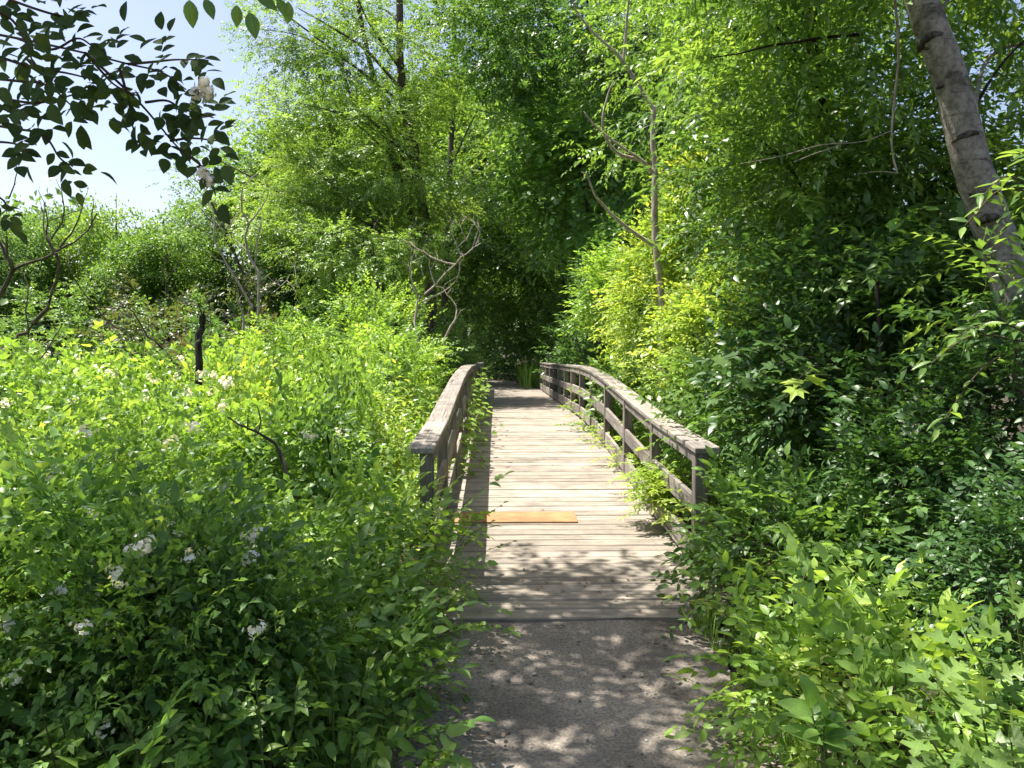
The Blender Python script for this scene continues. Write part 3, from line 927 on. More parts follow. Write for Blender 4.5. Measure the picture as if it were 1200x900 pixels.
# ------------------------------------------------------------------ centre: trees round the far end of the path
make_tree('woodland_tree', 'broad green tree straight ahead beyond the bridge', base_to([(640, 400), (632, 300), (622, 200), (615, 120)], 40), .22, .06,
    [dict(c=W(600, 210, 40), rad=(4.2, 3.2, 4.6), ncl=150, clr=1.15, nsp=26, tpls=T_mid, shell=.4, scale=(1.0, 1.7)),
     dict(c=W(590, 350, 38), rad=(4.5, 2.5, 2.2), ncl=80, clr=1.0, nsp=26, tpls=T_mid, shell=.4, scale=(1.0, 1.7))],
    'locust', 'bark', 16, 51)
make_tree('woodland_tree', 'darker tree behind the far left end of the handrail', base_to([(545, 410), (548, 340), (556, 280), (560, 230)], 31), .12, .04,
    [dict(c=W(548, 315, 31), rad=(1.6, 1.6, 2.6), ncl=75, clr=.8, nsp=26, tpls=T_mid, shell=.35, scale=(.8, 1.3))],
    'mid', 'bark', 10, 52)
make_tree('woodland_tree', 'leafy tree arching over the dark path beyond the bridge', base_to([(668, 420), (665, 350), (650, 300), (632, 270)], 30), .12, .04,
    [dict(c=W(645, 310, 30), rad=(2.0, 1.8, 2.2), ncl=90, clr=.8, nsp=28, tpls=T_mid, shell=.35, scale=(.8, 1.3)),
     dict(c=W(610, 340, 33), rad=(1.9, 1.6, 1.2), ncl=50, clr=.7, nsp=26, tpls=T_mid, shell=.3, scale=(.8, 1.3), tmean=.3)],
    'mid', 'bark', 10, 53)
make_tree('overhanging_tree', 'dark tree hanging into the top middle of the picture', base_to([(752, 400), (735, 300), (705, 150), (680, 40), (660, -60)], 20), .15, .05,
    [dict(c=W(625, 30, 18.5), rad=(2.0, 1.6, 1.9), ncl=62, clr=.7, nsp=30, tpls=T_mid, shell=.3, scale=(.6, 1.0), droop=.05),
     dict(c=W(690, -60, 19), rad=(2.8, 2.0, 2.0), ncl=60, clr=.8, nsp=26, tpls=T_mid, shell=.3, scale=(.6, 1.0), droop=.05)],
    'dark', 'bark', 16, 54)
make_tree('large_leaf_tree', 'light green tree with big rounded leaves right of centre', base_to([(700, 400), (695, 320), (685, 240), (678, 190)], 19), .09, .03,
    [dict(c=W(678, 215, 19), rad=(1.35, 1.1, 1.55), ncl=60, clr=.55, nsp=13, tpls=T_broad, shell=.4, scale=(1.0, 1.6), flat=.7),
     dict(c=W(655, 150, 20), rad=(1.2, 1.0, 1.0), ncl=36, clr=.55, nsp=12, tpls=T_broad, shell=.3, scale=(1.0, 1.5), flat=.7)],
    'broad', 'bark', 12, 55, limb_r=.03)

# ------------------------------------------------------------------ right of the bridge, middle distance
deadH = []
def dl(pts, Y, r0, r1, s=6, dy=.0):
    pp = line(pts, Y, [dy * i for i in range(len(pts))])
    return tube(smooth_line(pp, 5), r0, r1, s, .05, int(pts[0][0]))
make_tree('vine_clad_tree', 'tall dark tree wrapped in vines behind the yellow-green bush', base_to([(775, 400), (772, 300), (768, 200), (760, 90), (750, -40)], 15.5), .16, .08,
    [dict(c=W(745, 330, 15.5), rad=(.95, .9, 1.6), ncl=60, clr=.5, nsp=26, tpls=T_mid, shell=.35, scale=(.5, .85)),
     dict(c=W(730, 60, 16), rad=(1.3, 1.2, 1.9), ncl=62, clr=.55, nsp=28, tpls=T_mid, shell=.3, scale=(.5, .85)),
     dict(c=W(800, 110, 15.5), rad=(1.2, 1.1, 2.0), ncl=56, clr=.55, nsp=28, tpls=T_mid, shell=.3, scale=(.5, .85))],
    'dark', 'bark', 14, 56)
DY = 9.4
t = thing('dead_tree', 'bleached bare trunk with pale limbs in front of the vine-clad tree', 'dead tree', [*W(776, 400, DY)[:2], float(terrain(*W(776, 400, DY)[:2]))])
part('trunk', tube(smooth_line(base_to([(776, 380), (770, 300), (767, 250), (768, 200), (765, 165), (766, 125)], DY), 5), .05, .032, 9, .06, 3), M['dead'], t, smooth=True)
for q in ([(766, 203), (752, 188), (728, 172), (700, 150), (684, 131)], [(769, 290), (745, 274), (722, 256), (703, 236), (697, 228), (688, 206), (682, 202)],
          [(766, 128), (738, 84), (722, 62), (697, 40), (675, 12), (668, -10)], [(731, 70), (735, 20), (738, -10)], [(752, 188), (722, 178), (706, 148), (713, 110), (720, 95)]):
    part('limb', dl(q, DY - .1, .024, .007, 6, -.08), M['dead'], t, smooth=True)

YB = [((775, 372, 10.4), (.66, .9, 1.0), 'tall yellow-green vine-covered bush glowing in sun behind the handrail'),
      ((832, 265, 10.0), (.55, .8, 1.0), 'yellow-green vine crown beside the lance-leaved branches'),
      ((850, 420, 8.2), (.62, .8, .85), 'yellow-green bush spilling towards the near handrail'),
      ((738, 370, 14.0), (.75, 1.0, 1.05), 'sunlit bush behind the middle of the right handrail')]
bush_set('vine_bush', [(W(*p), rad, lab, 'yellow' if i < 3 else 'herb') for i, (p, rad, lab) in enumerate(YB)], T_oval, 1500, 60, 'yellow-green bushes along the right handrail', 2, hole=.18, scale=(.9, 1.4), tmean=.5)

# low green bushes along the outside of the right rail
GR = 'green bushes pressed against the outside of the right handrail'
lowR = [((2.25, 6.6, .75), (.62, .9, .75), 'green bush behind the second bay of the right handrail'),
        ((2.5, 8.8, .6), (.75, 1.1, .9), 'green bush behind the third bay of the right handrail'),
        ((2.75, 11.5, .6), (.85, 1.3, .9), 'green bush behind the middle bays of the right handrail'),
        ((2.95, 15, .4), (.9, 1.6, 1.0), 'leafy bush behind the bridge crest on the right'),
        ((3.15, 19, .5), (1.0, 2.0, 1.3), 'dark bush beyond the crest on the right side'),
        ((3.4, 23.5, .7), (1.1, 2.2, 1.7), 'shaded bush near the far right end post')]
bush_set('rail_bush', [(c, rad, lab, ['mid', 'locust', 'mid', 'locust', 'dark', 'dark'][i]) for i, (c, rad, lab) in enumerate(lowR)], T_oval, 1200, 70, GR, 2, hole=.2, scale=(.9, 1.5))
# left of the bridge, behind the herbs
GL = 'bushes along the outside of the left handrail'
lowL = [((-1.75, 12.5, .75), (.85, 1.2, 1.1), 'bright bush behind the left handrail near its crest', 'herb'),
        ((-2.4, 15.5, 1.2), (1.15, 1.3, 1.65), 'taller bright bush below the bleached dead shrub', 'herb'),
        ((-1.8, 18.5, .6), (.9, 1.2, 1.3), 'green bush overhanging the far part of the left handrail', 'locust'),
        ((-2.1, 23.5, .9), (1.0, 1.4, 1.7), 'shaded bush at the far end of the left handrail', 'dark'),
        ((-4.2, 15.5, .7), (1.4, 1.3, 1.35), 'sunlit bush at the top of the left bank', 'herb'),
        ((-6.2, 16.5, .3), (1.5, 1.3, 1.1), 'sunlit bush right of the charred snag', 'locust')]
bush_set('bank_bush', lowL, T_oval, 1300, 80, GL, 2, hole=.2, scale=(.9, 1.5))
# thicket where the path leaves the bridge, rear leaf colours darkened to paint shade
GF = 'shaded bushes round the dark gap at the end of the bridge'
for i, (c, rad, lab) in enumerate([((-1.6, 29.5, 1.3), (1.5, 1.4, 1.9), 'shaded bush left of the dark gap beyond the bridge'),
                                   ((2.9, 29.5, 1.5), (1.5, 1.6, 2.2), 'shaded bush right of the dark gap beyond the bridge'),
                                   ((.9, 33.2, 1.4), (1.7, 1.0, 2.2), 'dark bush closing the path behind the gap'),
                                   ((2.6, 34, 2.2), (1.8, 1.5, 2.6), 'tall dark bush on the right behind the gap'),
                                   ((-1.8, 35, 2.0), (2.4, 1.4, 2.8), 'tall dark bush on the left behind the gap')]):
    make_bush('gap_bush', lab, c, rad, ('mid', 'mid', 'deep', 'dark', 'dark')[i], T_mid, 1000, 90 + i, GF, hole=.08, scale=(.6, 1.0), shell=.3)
rr = np.random.default_rng(97)
P = np.stack([rr.uniform(1.0, 1.7, 26), rr.uniform(27.2, 30, 26), np.full(26, .03)], -1)
t = thing('grass_clump', 'bright grass clump at the far right end of the bridge', 'grass', (1.35, 28.5, .03))
part('blade', scatter(T_grass, P, np.tile([1., 0, 0], (26, 1)) + rr.normal(size=(26, 3)) * [.6, .6, 0], rr, (1.6, 2.6), clear=False, tilt=.05), M['herb'], t, kind='stuff')

# ------------------------------------------------------------------ right foreground: lance-leaved tree with the pale trunk
tr = [(1290, 900), (1262, 640), (1205, 420), (1172, 290), (1142, 190), (1112, 100), (1084, 20), (1062, -60), (1030, -200)]
tpts = line(tr, 4.6)
tpts[0][2] = float(terrain(tpts[0][0], 4.6)) - .05
pale = make_tree('pale_barked_tree', 'leaning pale grey trunk with dark knots at the right edge', tpts, .126, .075,
    [dict(c=W(1080, -60, 5.4), rad=(1.6, 1.2, 1.0), ncl=50, clr=.42, nsp=18, tpls=T_lance, shell=.3, droop=.4, scale=(.8, 1.2)),
     dict(c=W(1175, 360, 4.15), rad=(.3, .3, .3), ncl=9, clr=.2, nsp=7, tpls=T_lance, shell=.3, scale=(.7, 1.0))],
    'lance', 'bark_pale', 5, 110, wob=.028, sides=20, limb_r=.016)
# knots: a raised dark brow over a sunken scar, wrapped round the trunk
tl = smooth_line(np.array(tpts), 7)
for k, (py, phi, w_, hgt) in enumerate(((50, -.15, .085, .05), (165, -.1, .075, .022), (262, -.2, .06, .03), (100, -.5, .02, .008), (225, .45, .03, .008))):
    zt = W(1100, py, 4.6)[2]
    i = int(np.argmin(np.abs(tl[:, 2] - zt))); c = tl[i]; ax = norm(tl[min(i + 1, len(tl) - 1)] - tl[i - 1])
    rad = np.interp(i, [0, len(tl) - 1], [.126, .075])
    tocam = np.array([0, 0, CAMZ]) - c; tocam = norm(tocam - ax * (tocam @ ax)); sd = np.cross(ax, tocam)
    def on(a_, h_, out=0.0): return c + ax * h_ + (tocam * math.cos(a_) + sd * math.sin(a_)) * (rad * 1.0 + out)
    half = w_ / rad
    arc = [on(phi + half * math.cos(q), hgt * math.sin(q), .002) for q in np.linspace(math.pi * 1.02, -.02, 11)]
    prof = np.sin(np.linspace(.15, math.pi - .15, 11)) * (.024 if hgt > .02 else .013) + .002
    kn = part('knot', tube(arc, prof, 0, 7, .10, k), M['knot'], pale, smooth=True)
    if hgt > .03:                      # the scar below the brow
        V = [on(phi, hgt * .35, .006)]; m_ = 16
        for q in range(m_):
            a_ = 2 * math.pi * q / m_
            V.append(on(phi + half * .72 * math.cos(a_), hgt * .30 + hgt * .62 * math.sin(a_), .0025))
        sc_ = part('scar', (np.array(V), np.array([[0, 1 + q, 1 + (q + 1) % m_] for q in range(m_)])), M['bark_dark'], kn, smooth=True)
        sc_.data.transform(Matrix.Translation(-Vector(pale.location)))

make_tree('lance_leaved_tree', 'dense tree with narrow glossy leaves filling the upper right', base_to([(1010, 560), (1000, 400), (985, 250), (965, 120), (940, -20)], 7.0), .09, .04,
    [dict(c=W(930, 60, 7.2), rad=(1.25, 1.2, 1.1), ncl=56, clr=.42, nsp=18, tpls=T_lance, shell=.3, droop=.35, scale=(.8, 1.25)),
     dict(c=W(960, 230, 6.6), rad=(1.05, .9, .85), ncl=60, clr=.40, nsp=19, tpls=T_lance, shell=.3, droop=.35, scale=(.8, 1.25)),
     dict(c=W(1040, 330, 6.0), rad=(.95, .8, .6), ncl=48, clr=.36, nsp=20, tpls=T_lance, shell=.3, droop=.3, scale=(.8, 1.2)),
     dict(c=W(1150, 150, 6.6), rad=(.9, .9, 1.4), ncl=48, clr=.42, nsp=18, tpls=T_lance, shell=.3, droop=.3, scale=(.8, 1.2)),
     dict(c=(2.9, 5.9, 4.75), rad=(1.2, 1.6, .65), ncl=26, clr=.42, nsp=16, tpls=T_lance, shell=.2, droop=.3, scale=(.8, 1.2))],  # overhead clump added to shade the understorey below
    'lance', 'bark_dark', 18, 111, limb_r=.022)
make_tree('canopy_tree', 'bright green tree above the yellow-green bush at the top right', base_to([(905, 420), (890, 300), (870, 150), (850, 20), (840, -60)], 11), .12, .05,
    [dict(c=W(850, 60, 11), rad=(1.6, 1.5, 1.5), ncl=80, clr=.6, nsp=26, tpls=T_oval, shell=.3, scale=(1.0, 1.6)),
     dict(c=W(905, 200, 10.4), rad=(1.1, 1.1, 1.2), ncl=56, clr=.55, nsp=26, tpls=T_oval, shell=.3, scale=(1.0, 1.6)),
     dict(c=W(860, -110, 11), rad=(2.0, 1.7, 1.2), ncl=28, clr=.7, nsp=14, tpls=T_oval, shell=.3, scale=(1.0, 1.6))],
    'locust', 'bark_dark', 16, 112, limb_r=.03)
# dead twigs hanging in front of it
t = thing('hanging_twig', 'bare brown twig hanging beside the pale trunk', 'twig', W(1047, -20, 4.9))
part('stem', dl([(1047, -20), (1053, 60), (1049, 110), (1045, 155), (1047, 185), (1052, 203)], 4.9, .009, .006), M['dead'], t, smooth=True)
for q in ([(1045, 153), (1010, 166), (962, 170), (915, 183), (868, 192)], [(1052, 203), (1030, 201), (1005, 204)], [(985, 170), (955, 180), (930, 190)]):
    part('side_twig', dl(q, 4.9, .004, .002, 5), M['dead'], t, smooth=True)
t = thing('bare_branch', 'dark bare branch crossing the leaves at the top right', 'branch', W(1010, 40, 5.6))
part('stem', dl([(1010, 40), (965, 44), (930, 50), (900, 54), (870, 62), (832, 68)], 5.6, .013, .004), M['bark_dark'], t, smooth=True)
part('side_twig', dl([(1140, 130), (1160, 95), (1185, 62), (1210, 40)], 4.95, .011, .006), M['bark_dark'], t, smooth=True)

# dark understorey on the right
GU = 'dark understorey bushes on the right'
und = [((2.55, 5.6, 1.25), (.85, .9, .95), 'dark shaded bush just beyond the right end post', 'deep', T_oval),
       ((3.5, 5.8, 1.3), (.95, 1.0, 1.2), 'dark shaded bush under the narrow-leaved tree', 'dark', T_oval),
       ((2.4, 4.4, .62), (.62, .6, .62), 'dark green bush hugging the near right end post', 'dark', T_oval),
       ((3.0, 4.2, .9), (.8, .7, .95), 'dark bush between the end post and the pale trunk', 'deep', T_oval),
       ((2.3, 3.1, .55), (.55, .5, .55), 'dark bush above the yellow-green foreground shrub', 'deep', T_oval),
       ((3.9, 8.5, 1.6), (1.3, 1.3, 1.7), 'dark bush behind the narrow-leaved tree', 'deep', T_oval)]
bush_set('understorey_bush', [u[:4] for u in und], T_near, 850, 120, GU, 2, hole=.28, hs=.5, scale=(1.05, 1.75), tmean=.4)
# thin dark stems standing in the understorey
for i, (px, Y) in enumerate([(1035, 5.0), (1150, 4.7), (905, 6.8), (1095, 5.4)]):
    b = W(px, 700, Y); gz = float(terrain(b[0], Y)); e = W(px - 8 + 10 * i, 330, Y)
    t = thing('sapling_stem', ['thin dark sapling stem left of the pale trunk', 'thin dark sapling stem below the pale trunk', 'thin dark sapling stem behind the right end post', 'slim dark sapling stem in the shaded bushes'][i], 'sapling', (b[0], Y, gz))
    part('stem', tube(smooth_line([[b[0], Y, gz], (b * .5 + e * .5) * [1, 1, 1] + [.04, 0, 0], e], 5), .022, .012, 7, .05, i), M['bark_dark'], t, smooth=True)

# ------------------------------------------------------------------ overhanging tree above the photographer (its shade dapples the path)
def over_tree():
    r = np.random.default_rng(140)
    tp = smooth_line(np.array([(-4.4, 1.2, -.05), (-4.2, 1.4, 1.6), (-3.7, 1.9, 3.4), (-3.0, 2.4, 5.0), (-2.3, 2.8, 6.2)]), 6)
    t = thing('roadside_tree', 'tree outside the picture whose branches shade the near path', 'tree', tp[0])
    part('trunk', tube(tp, .17, .06, 10, .05, 1), M['bark'], t, smooth=True)
    lv, cc = [], []
    n = 100
    C = np.stack([r.uniform(-4.2, -.8, n), r.uniform(.2, 6.3, n), r.uniform(4.2, 6.4, n)], -1)
    C[58:70, 0] = r.uniform(-2.3, -1.0, 12); C[58:70, 1] = r.uniform(1.0, 2.2, 12)
    C[70:, 0] = r.uniform(-2.7, -.8, 30); C[70:, 1] = r.uniform(2.6, 6.1, 30)
    C[:, 2] = np.maximum(C[:, 2], CAMZ + .52 * C[:, 1] + .45)
    idx = np.repeat(np.arange(n), 20)
    off = ball(r, len(idx), .2)
    P = C[idx] + off * np.array([.62, .62, .25])
    lv.append(scatter(T_mid, P, off * [1, 1, .3] + r.normal(size=P.shape) * .4, r, (.6, 1.0), None, .3, clear=False))
    part('crown', join(lv), M['mid'], t)
    part('branch', join(limbs(r, tp, C, 14, .03)), M['bark'], t, smooth=True, kind='stuff')
over_tree()

# bushes spilling over both corners of the deck
GC = 'bushes spilling over the near corners of the deck'
for i, (c, rad, lab, mt, nn_) in enumerate([((1.75, 4.5, .36), (.50, .7, .46), 'leafy bush spilling over the near right corner of the deck', 'mid', 700),
                                       ((-.78, 4.75, .28), (.50, .7, .42), 'leafy bush spilling over the near left corner of the deck', 'herb', 600),
                                       ((1.48, 2.95, .2), (.48, .8, .36), 'low bush on the right edge of the path', 'herb', 600),
                                       ((-.85, 3.4, .22), (.5, .9, .34), 'low bush on the left edge of the path', 'rose', 700)]):
    make_bush('corner_bush', lab, c, rad, mt, T_near, int(nn_ * .62), 180 + i, GC, hole=.25, hs=.4, scale=(.95, 1.5), clear=False, shell=.4)
# ------------------------------------------------------------------ left bank: height of the plant cover
def cover(x, y):
    """top of the herb layer above the ground on the left bank"""
    h = np.interp(y, [1.2, 2.5, 4, 6, 8, 11, 14, 18, 22], [.42, .50, .52, .66, .85, .95, .9, .8, .6])
    p = np.stack([np.asarray(x, float), np.asarray(y, float)], -1)
    h = h * (1 + .30 * nz(p, 1.5, 77) + .15 * nz(p, .55, 78))
    h = h * (1 + .35 * sstep(-4.5, -1.5, np.asarray(x)) * sstep(8, 12, np.asarray(y)))
    h = h * (.55 + .45 * sstep(0.0, .8, -.45 - np.asarray(x)))       # lower beside the path
    return h

def herb_field(seed, n, xr, yr, tp, mat, name, label, cat, keepf, hs=1.0, scale=(.8, 1.2), tmean=.45):
    r = np.random.default_rng(seed)
    y = yr[0] * (yr[1] / yr[0]) ** r.random(n)
    x = r.uniform(*xr, n)
    k = keepf(x, y) & (nz(np.stack([x, y], -1), .75, seed + 7) > -.55); x, y = x[k], y[k]
    k = (x > -.72 * y - .8) & (x < .72 * y + .8); x, y = x[k], y[k]
    g = terrain(x, y)
    P = np.stack([x, y, g], -1)
    H = cover(x, y) * hs * r.uniform(.65, 1.1, len(x))
    D = np.array([0, 0, 1.0]) + r.normal(size=P.shape) * np.array([.22, .22, 0])
    hh = np.array([np.ptp(t[0][:, 0]) for t in tp])
    out = []
    pick = np.argmin(np.abs(H[:, None] - hh[None]), 1)
    t = np.clip(tmean + .3 * nz(P[:, :2], 1.1, seed + 1) + r.normal(0, .1, len(x)), 0, 1)
    for q in range(len(tp)):
        m = pick == q
        if m.sum() == 0: continue
        up = r.normal(size=(m.sum(), 3)) * [1, 1, .1]
        sc = H[m] / hh[q]
        tpl = [tp[q]]
        ok = clear_ok(P[m] + [0, 0, .3], r)
        for lo, hi in ((.3, .7), (.7, .9), (.9, 1.15), (1.15, 1.6)):
            w = ok & (sc >= lo) & (sc < hi)
            if w.sum(): out.append(scatter(tpl, P[m][w], D[m][w], r, (lo, hi), t[m][w], .05, up[w], clear=False))
    o = part(name, join(out), mat, None, smooth=True)
    o['kind'] = 'stuff'; o['label'] = label; o['category'] = cat
    return o

ALLH = T_herb_s + T_herb_m + T_herb_t
# bright stand of herbs beside the left rail
herb_field(201, 2100, (-5.5, -.6), (5.2, 15), ALLH, M['yellow'], 'herb_stand', 'bright yellow-green herbs crowding the left side of the bridge', 'herbs',
           lambda x, y: (x > -.16 * y - 1.6), 1.12, tmean=.42)
herb_field(202, 2700, (-15, -.6), (3.5, 22), ALLH, M['herb'], 'undergrowth', 'mixed green undergrowth covering the left bank', 'undergrowth',
           lambda x, y: x < -.16 * y - .2, 1.0, tmean=.5)
herb_field(203, 1000, (-5, -.45), (1.5, 5.5), T_herb_s + T_herb_m, M['rose'], 'undergrowth', 'shaded low undergrowth at the bottom left', 'undergrowth', lambda x, y: x < 0, 1.0, tmean=.45)
herb_field(204, 900, (1.2, 6), (1.9, 9), T_herb_s, M['mid'], 'undergrowth', 'low undergrowth beneath the bushes on the right', 'undergrowth', lambda x, y: x > 1.15, .8, tmean=.45)

# round-leaved shoots standing in the shaded foreground
r = np.random.default_rng(205)
n = 520
y = 1.7 * (9.5 / 1.7) ** r.random(n); x = r.uniform(-5.5, -.35, n)
k = (x > -.72 * y - .3); x, y = x[k], y[k]
P = np.stack([x, y, terrain(x, y) + cover(x, y) * r.uniform(.3, .75, len(x))], -1)
D = np.array([0, -.15, .8]) + r.normal(size=P.shape) * .45
o = part('broad_leaf_weeds', scatter(T_round, P, D, r, (.55, 1.2), np.clip(r.normal(.45, .2, len(x)), 0, 1), .4), M['broad'], None)
o['kind'] = 'stuff'; o['label'] = 'broad leaved weeds growing through the shaded left foreground'; o['category'] = 'weeds'

# ------------------------------------------------------------------ wild rose bushes with white flower heads
def flower_head(seed, nf=16, R=.05):
    r = np.random.default_rng(seed); L = []
    for i in range(nf):
        d = norm(r.normal(size=3) * [1, 1, .8] + [0, 0, .5]); p = d * R * r.uniform(.2, 1.0)
        u = norm(np.cross(d, [.3, .2, .9])); v = np.cross(d, u); rad = r.uniform(.011, .016)
        V = [p]
        for k in range(10):
            a_ = k * math.pi / 5; rr_ = rad * (1 if k % 2 == 0 else .62)
            V.append(p + (u * math.cos(a_) + v * math.sin(a_)) * rr_ + d * .004)
        L.append((np.array(V), np.array([[0, 1 + k, 1 + (k + 1) % 10] for k in range(10)]), np.full(11, r.random())))
    return join(L)
FH = []
for k in range(3):
    v, f, tt = flower_head(300 + k, 14 + 2 * k)
    me = mesh_from('flower_head', v, f, tt); me.materials.append(M['petal']); FH.append(me)

ROSES = [((-1.55, 4.0), (.75, .6, .34), 'rose bush in shade at the lower left, nearest the path'),
         ((-2.5, 4.6), (.8, .65, .42), 'rose bush with pale flowers in the middle of the left bank'),
         ((-3.3, 4.2), (.7, .6, .40), 'rose bush at the left edge with a few white flowers'),
         ((-2.1, 5.9), (.85, .7, .50), 'sunlit rose bush beside the dark broken limb'),
         ((-3.4, 6.2), (.9, .7, .55), 'rose bush with many white flower heads left of the dark broken limb'),
         ((-4.5, 6.6), (.9, .8, .55), 'sunlit rose bush at the left edge of the bank'),
         ((-3.2, 8.3), (1.0, .8, .62), 'rose bush dotted with white flowers below the charred snag'),
         ((-4.8, 8.8), (1.0, .8, .60), 'rose bush with a large white flower head below the bare limb'),
         ((-6.3, 9.0), (1.1, .8, .62), 'rose bush with pink-white flowers at the foot of the bare limb'),
         ((-1.75, 7.6), (.6, .6, .5), 'small rose bush next to the yellow-green herbs'),
         ((-1.3, 3.0), (.6, .45, .30), 'rose bush in deep shade by the path edge'),
         ((-2.3, 2.9), (.8, .5, .34), 'rose bush in deep shade at the bottom left corner')]
GROSE = 'wild rose bushes on the left bank'
items = []
for i, ((x, y), rad, lab) in enumerate(ROSES):
    h = float(cover(x, y)) + float(terrain(x, y))
    h = min(h, 1.15)
    items.append(((x, y, h - rad[2] * .30), rad, lab, 'rose' if i not in (3, 5, 6, 7) else 'herb'))
roses = bush_set('rose_bush', items, T_rose, 640, 210, GROSE, 3, hole=.25, hs=.4, scale=(.85, 1.3), nstem=8, tmean=.42, shell=.5)
BR = [((-1.9, 3.5), (.5, .42, .36), 'broad-leaved bramble mound in the shaded left foreground', 'broad'),
      ((-3.0, 5.3), (.6, .5, .42), 'pale broad-leaved bramble mound in the middle of the left bank', 'yellow'),
      ((-1.45, 5.5), (.45, .42, .36), 'green bramble mound left of the near end post', 'mid'),
      ((-3.9, 7.3), (.7, .5, .45), 'bramble mound with large leaves near the left edge', 'locust'),
      ((-1.25, 3.0), (.4, .4, .3), 'dark bramble mound close to the path edge', 'dark'),
      ((-2.4, 7.0), (.5, .45, .4), 'yellowish bramble mound behind the dark broken limb', 'yellow')]
items = [((x, y, min(1.2, float(cover(x, y)) + float(terrain(x, y))) - rad[2] * .15), rad, lab, mt) for (x, y), rad, lab, mt in BR]
bush_set('bramble_mound', items, T_near, 420, 240, 'bramble mounds on the left bank', 2, hole=.2, hs=.4, scale=(.95, 1.45), nstem=6, shell=.5)
# flower heads: pixel -> first place where the line of sight meets the plant cover
fl = [(33, 414), (55, 418), (90, 422), (137, 433), (130, 440), (212, 422), (180, 448), (205, 444), (250, 443), (84, 474), (172, 467), (220, 462), (245, 463), (170, 500),
      (228, 503), (5, 478), (397, 510), (92, 514), (100, 512), (198, 522), (168, 645), (160, 655), (172, 640), (295, 632), (300, 655), (290, 660), (43, 648), (137, 675), (95, 741),
      (10, 738), (70, 696), (120, 862), (110, 606), (140, 690), (62, 560), (260, 480), (150, 455), (118, 440), (300, 745), (20, 800), (235, 440), (265, 452), (222, 660), (205, 625), (362, 515)]
# ------------------------------------------------------------------ dead wood on the left
def dead(name, label, cat, Y, lines, mat, z=None, fine=0, fat=1.0):
    p0 = W(*lines[0][0][0], Y); gz = float(terrain(p0[0], Y))
    t = thing(name, label, cat, (p0[0], Y, gz if z is None else z))
    for i, (q, r0, r1) in enumerate(lines):
        pts = line(q, Y, [.12 * math.sin(i * 1.7 + k) * k / 3 for k in range(len(q))])
        if i == 0 and z is None:
            pts = [np.array([p0[0] - (.35 if name == 'bare_sapling' else .05), Y, gz - .03])] + pts
        pts = np.array(pts); ln = np.linalg.norm(np.diff(pts, axis=0), axis=1).mean()
        q2 = smooth_line(pts, 2); q2[1:-1] += np.random.default_rng(int(Y * 10) + i).normal(size=q2[1:-1].shape) * (.02 if name == 'charred_snag' else .03) * ln
        ob = part('trunk' if i == 0 else 'branch', tube(q2, r0 * fat, r1 * fat, 9 if name == 'charred_snag' else 7, .15 if name == 'charred_snag' else .07, i), M[mat], t, smooth=True)
        if fine and i > 0:
            rg = np.random.default_rng(900 + i); tw = []
            for k in range(fine):
                a_ = q2[rg.integers(len(q2) // 3, len(q2))]; d_ = norm(q2[-1] - q2[0]) + rg.normal(size=3) * .8 + [0, 0, .3]
                e_ = a_ + norm(d_) * ln * rg.uniform(.5, 1.3)
                tw.append(tube([a_, a_ * .5 + e_ * .5 + rg.normal(size=3) * .12 * ln, e_], r1 * .75, r1 * .3, 4))
            part('fine_twig', join(tw), M[mat], t, kind='stuff')
    return t
def zq(lst, ox, oy, s_): return [(ox + a_ / s_, oy + b_ / s_) for a_, b_ in lst]
z3 = lambda *l: zq(l, 0, 200, 3)
dead('bare_sapling', 'curved dead sapling with forked bare twigs at the left edge', 'dead tree', 7.0,
     [(z3((20, 650), (100, 580), (165, 480), (190, 380), (197, 290)), .022, .012),
      (z3((-30, 470), (0, 440), (45, 350), (25, 300), (5, 262)), .024, .016),
      (z3((45, 350), (100, 325), (150, 308), (200, 285), (260, 250), (310, 210), (340, 150)), .014, .005),
      (z3((197, 290), (170, 240), (152, 200), (160, 110)), .010, .004),
      (z3((190, 285), (165, 240), (165, 175), (155, 110)), .009, .004),
      (z3((210, 270), (250, 220), (280, 160), (298, 95)), .009, .004),
      (z3((180, 240), (215, 180), (225, 100), (205, 50)), .008, .003),
      (z3((322, 195), (325, 150), (330, 100)), .009, .003),
      (z3((175, 175), (220, 160), (285, 140)), .005, .003),
      (z3((30, 100), (50, 50), (60, 0), (50, -20)), .006, .003),
      (z3((100, 585), (95, 500), (98, 400)), .007, .004),
      (z3((60, 660), (120, 670), (165, 630), (220, 540)), .008, .004)], 'bark', fine=2, fat=1.05)
dead('bent_cane', 'long bent dead cane arching over the herbs left of the snag', 'dead branch', 9.0,
     [(z3((640, 740), (610, 680), (570, 620), (520, 580), (470, 500), (450, 470)), .018, .006),
      (z3((430, 560), (380, 530), (330, 470), (270, 400), (240, 330), (242, 280)), .010, .004),
      (z3((470, 520), (420, 490), (360, 480), (285, 505)), .006, .003),
      (z3((240, 690), (245, 560), (235, 470), (240, 400)), .006, .003)], 'cane')
dead('charred_snag', 'short charred snag with a pale splintered top on the left', 'snag', 6.4,
     [([(232, 428), (234, 400), (236, 385), (237, 369)], .030, .025),
      ([(237, 371), (235, 362), (231, 356)], .008, .002), ([(238, 371), (239, 364)], .010, .004)], 'char')
z6 = lambda *l: zq(l, 180, 80, 2.8125)
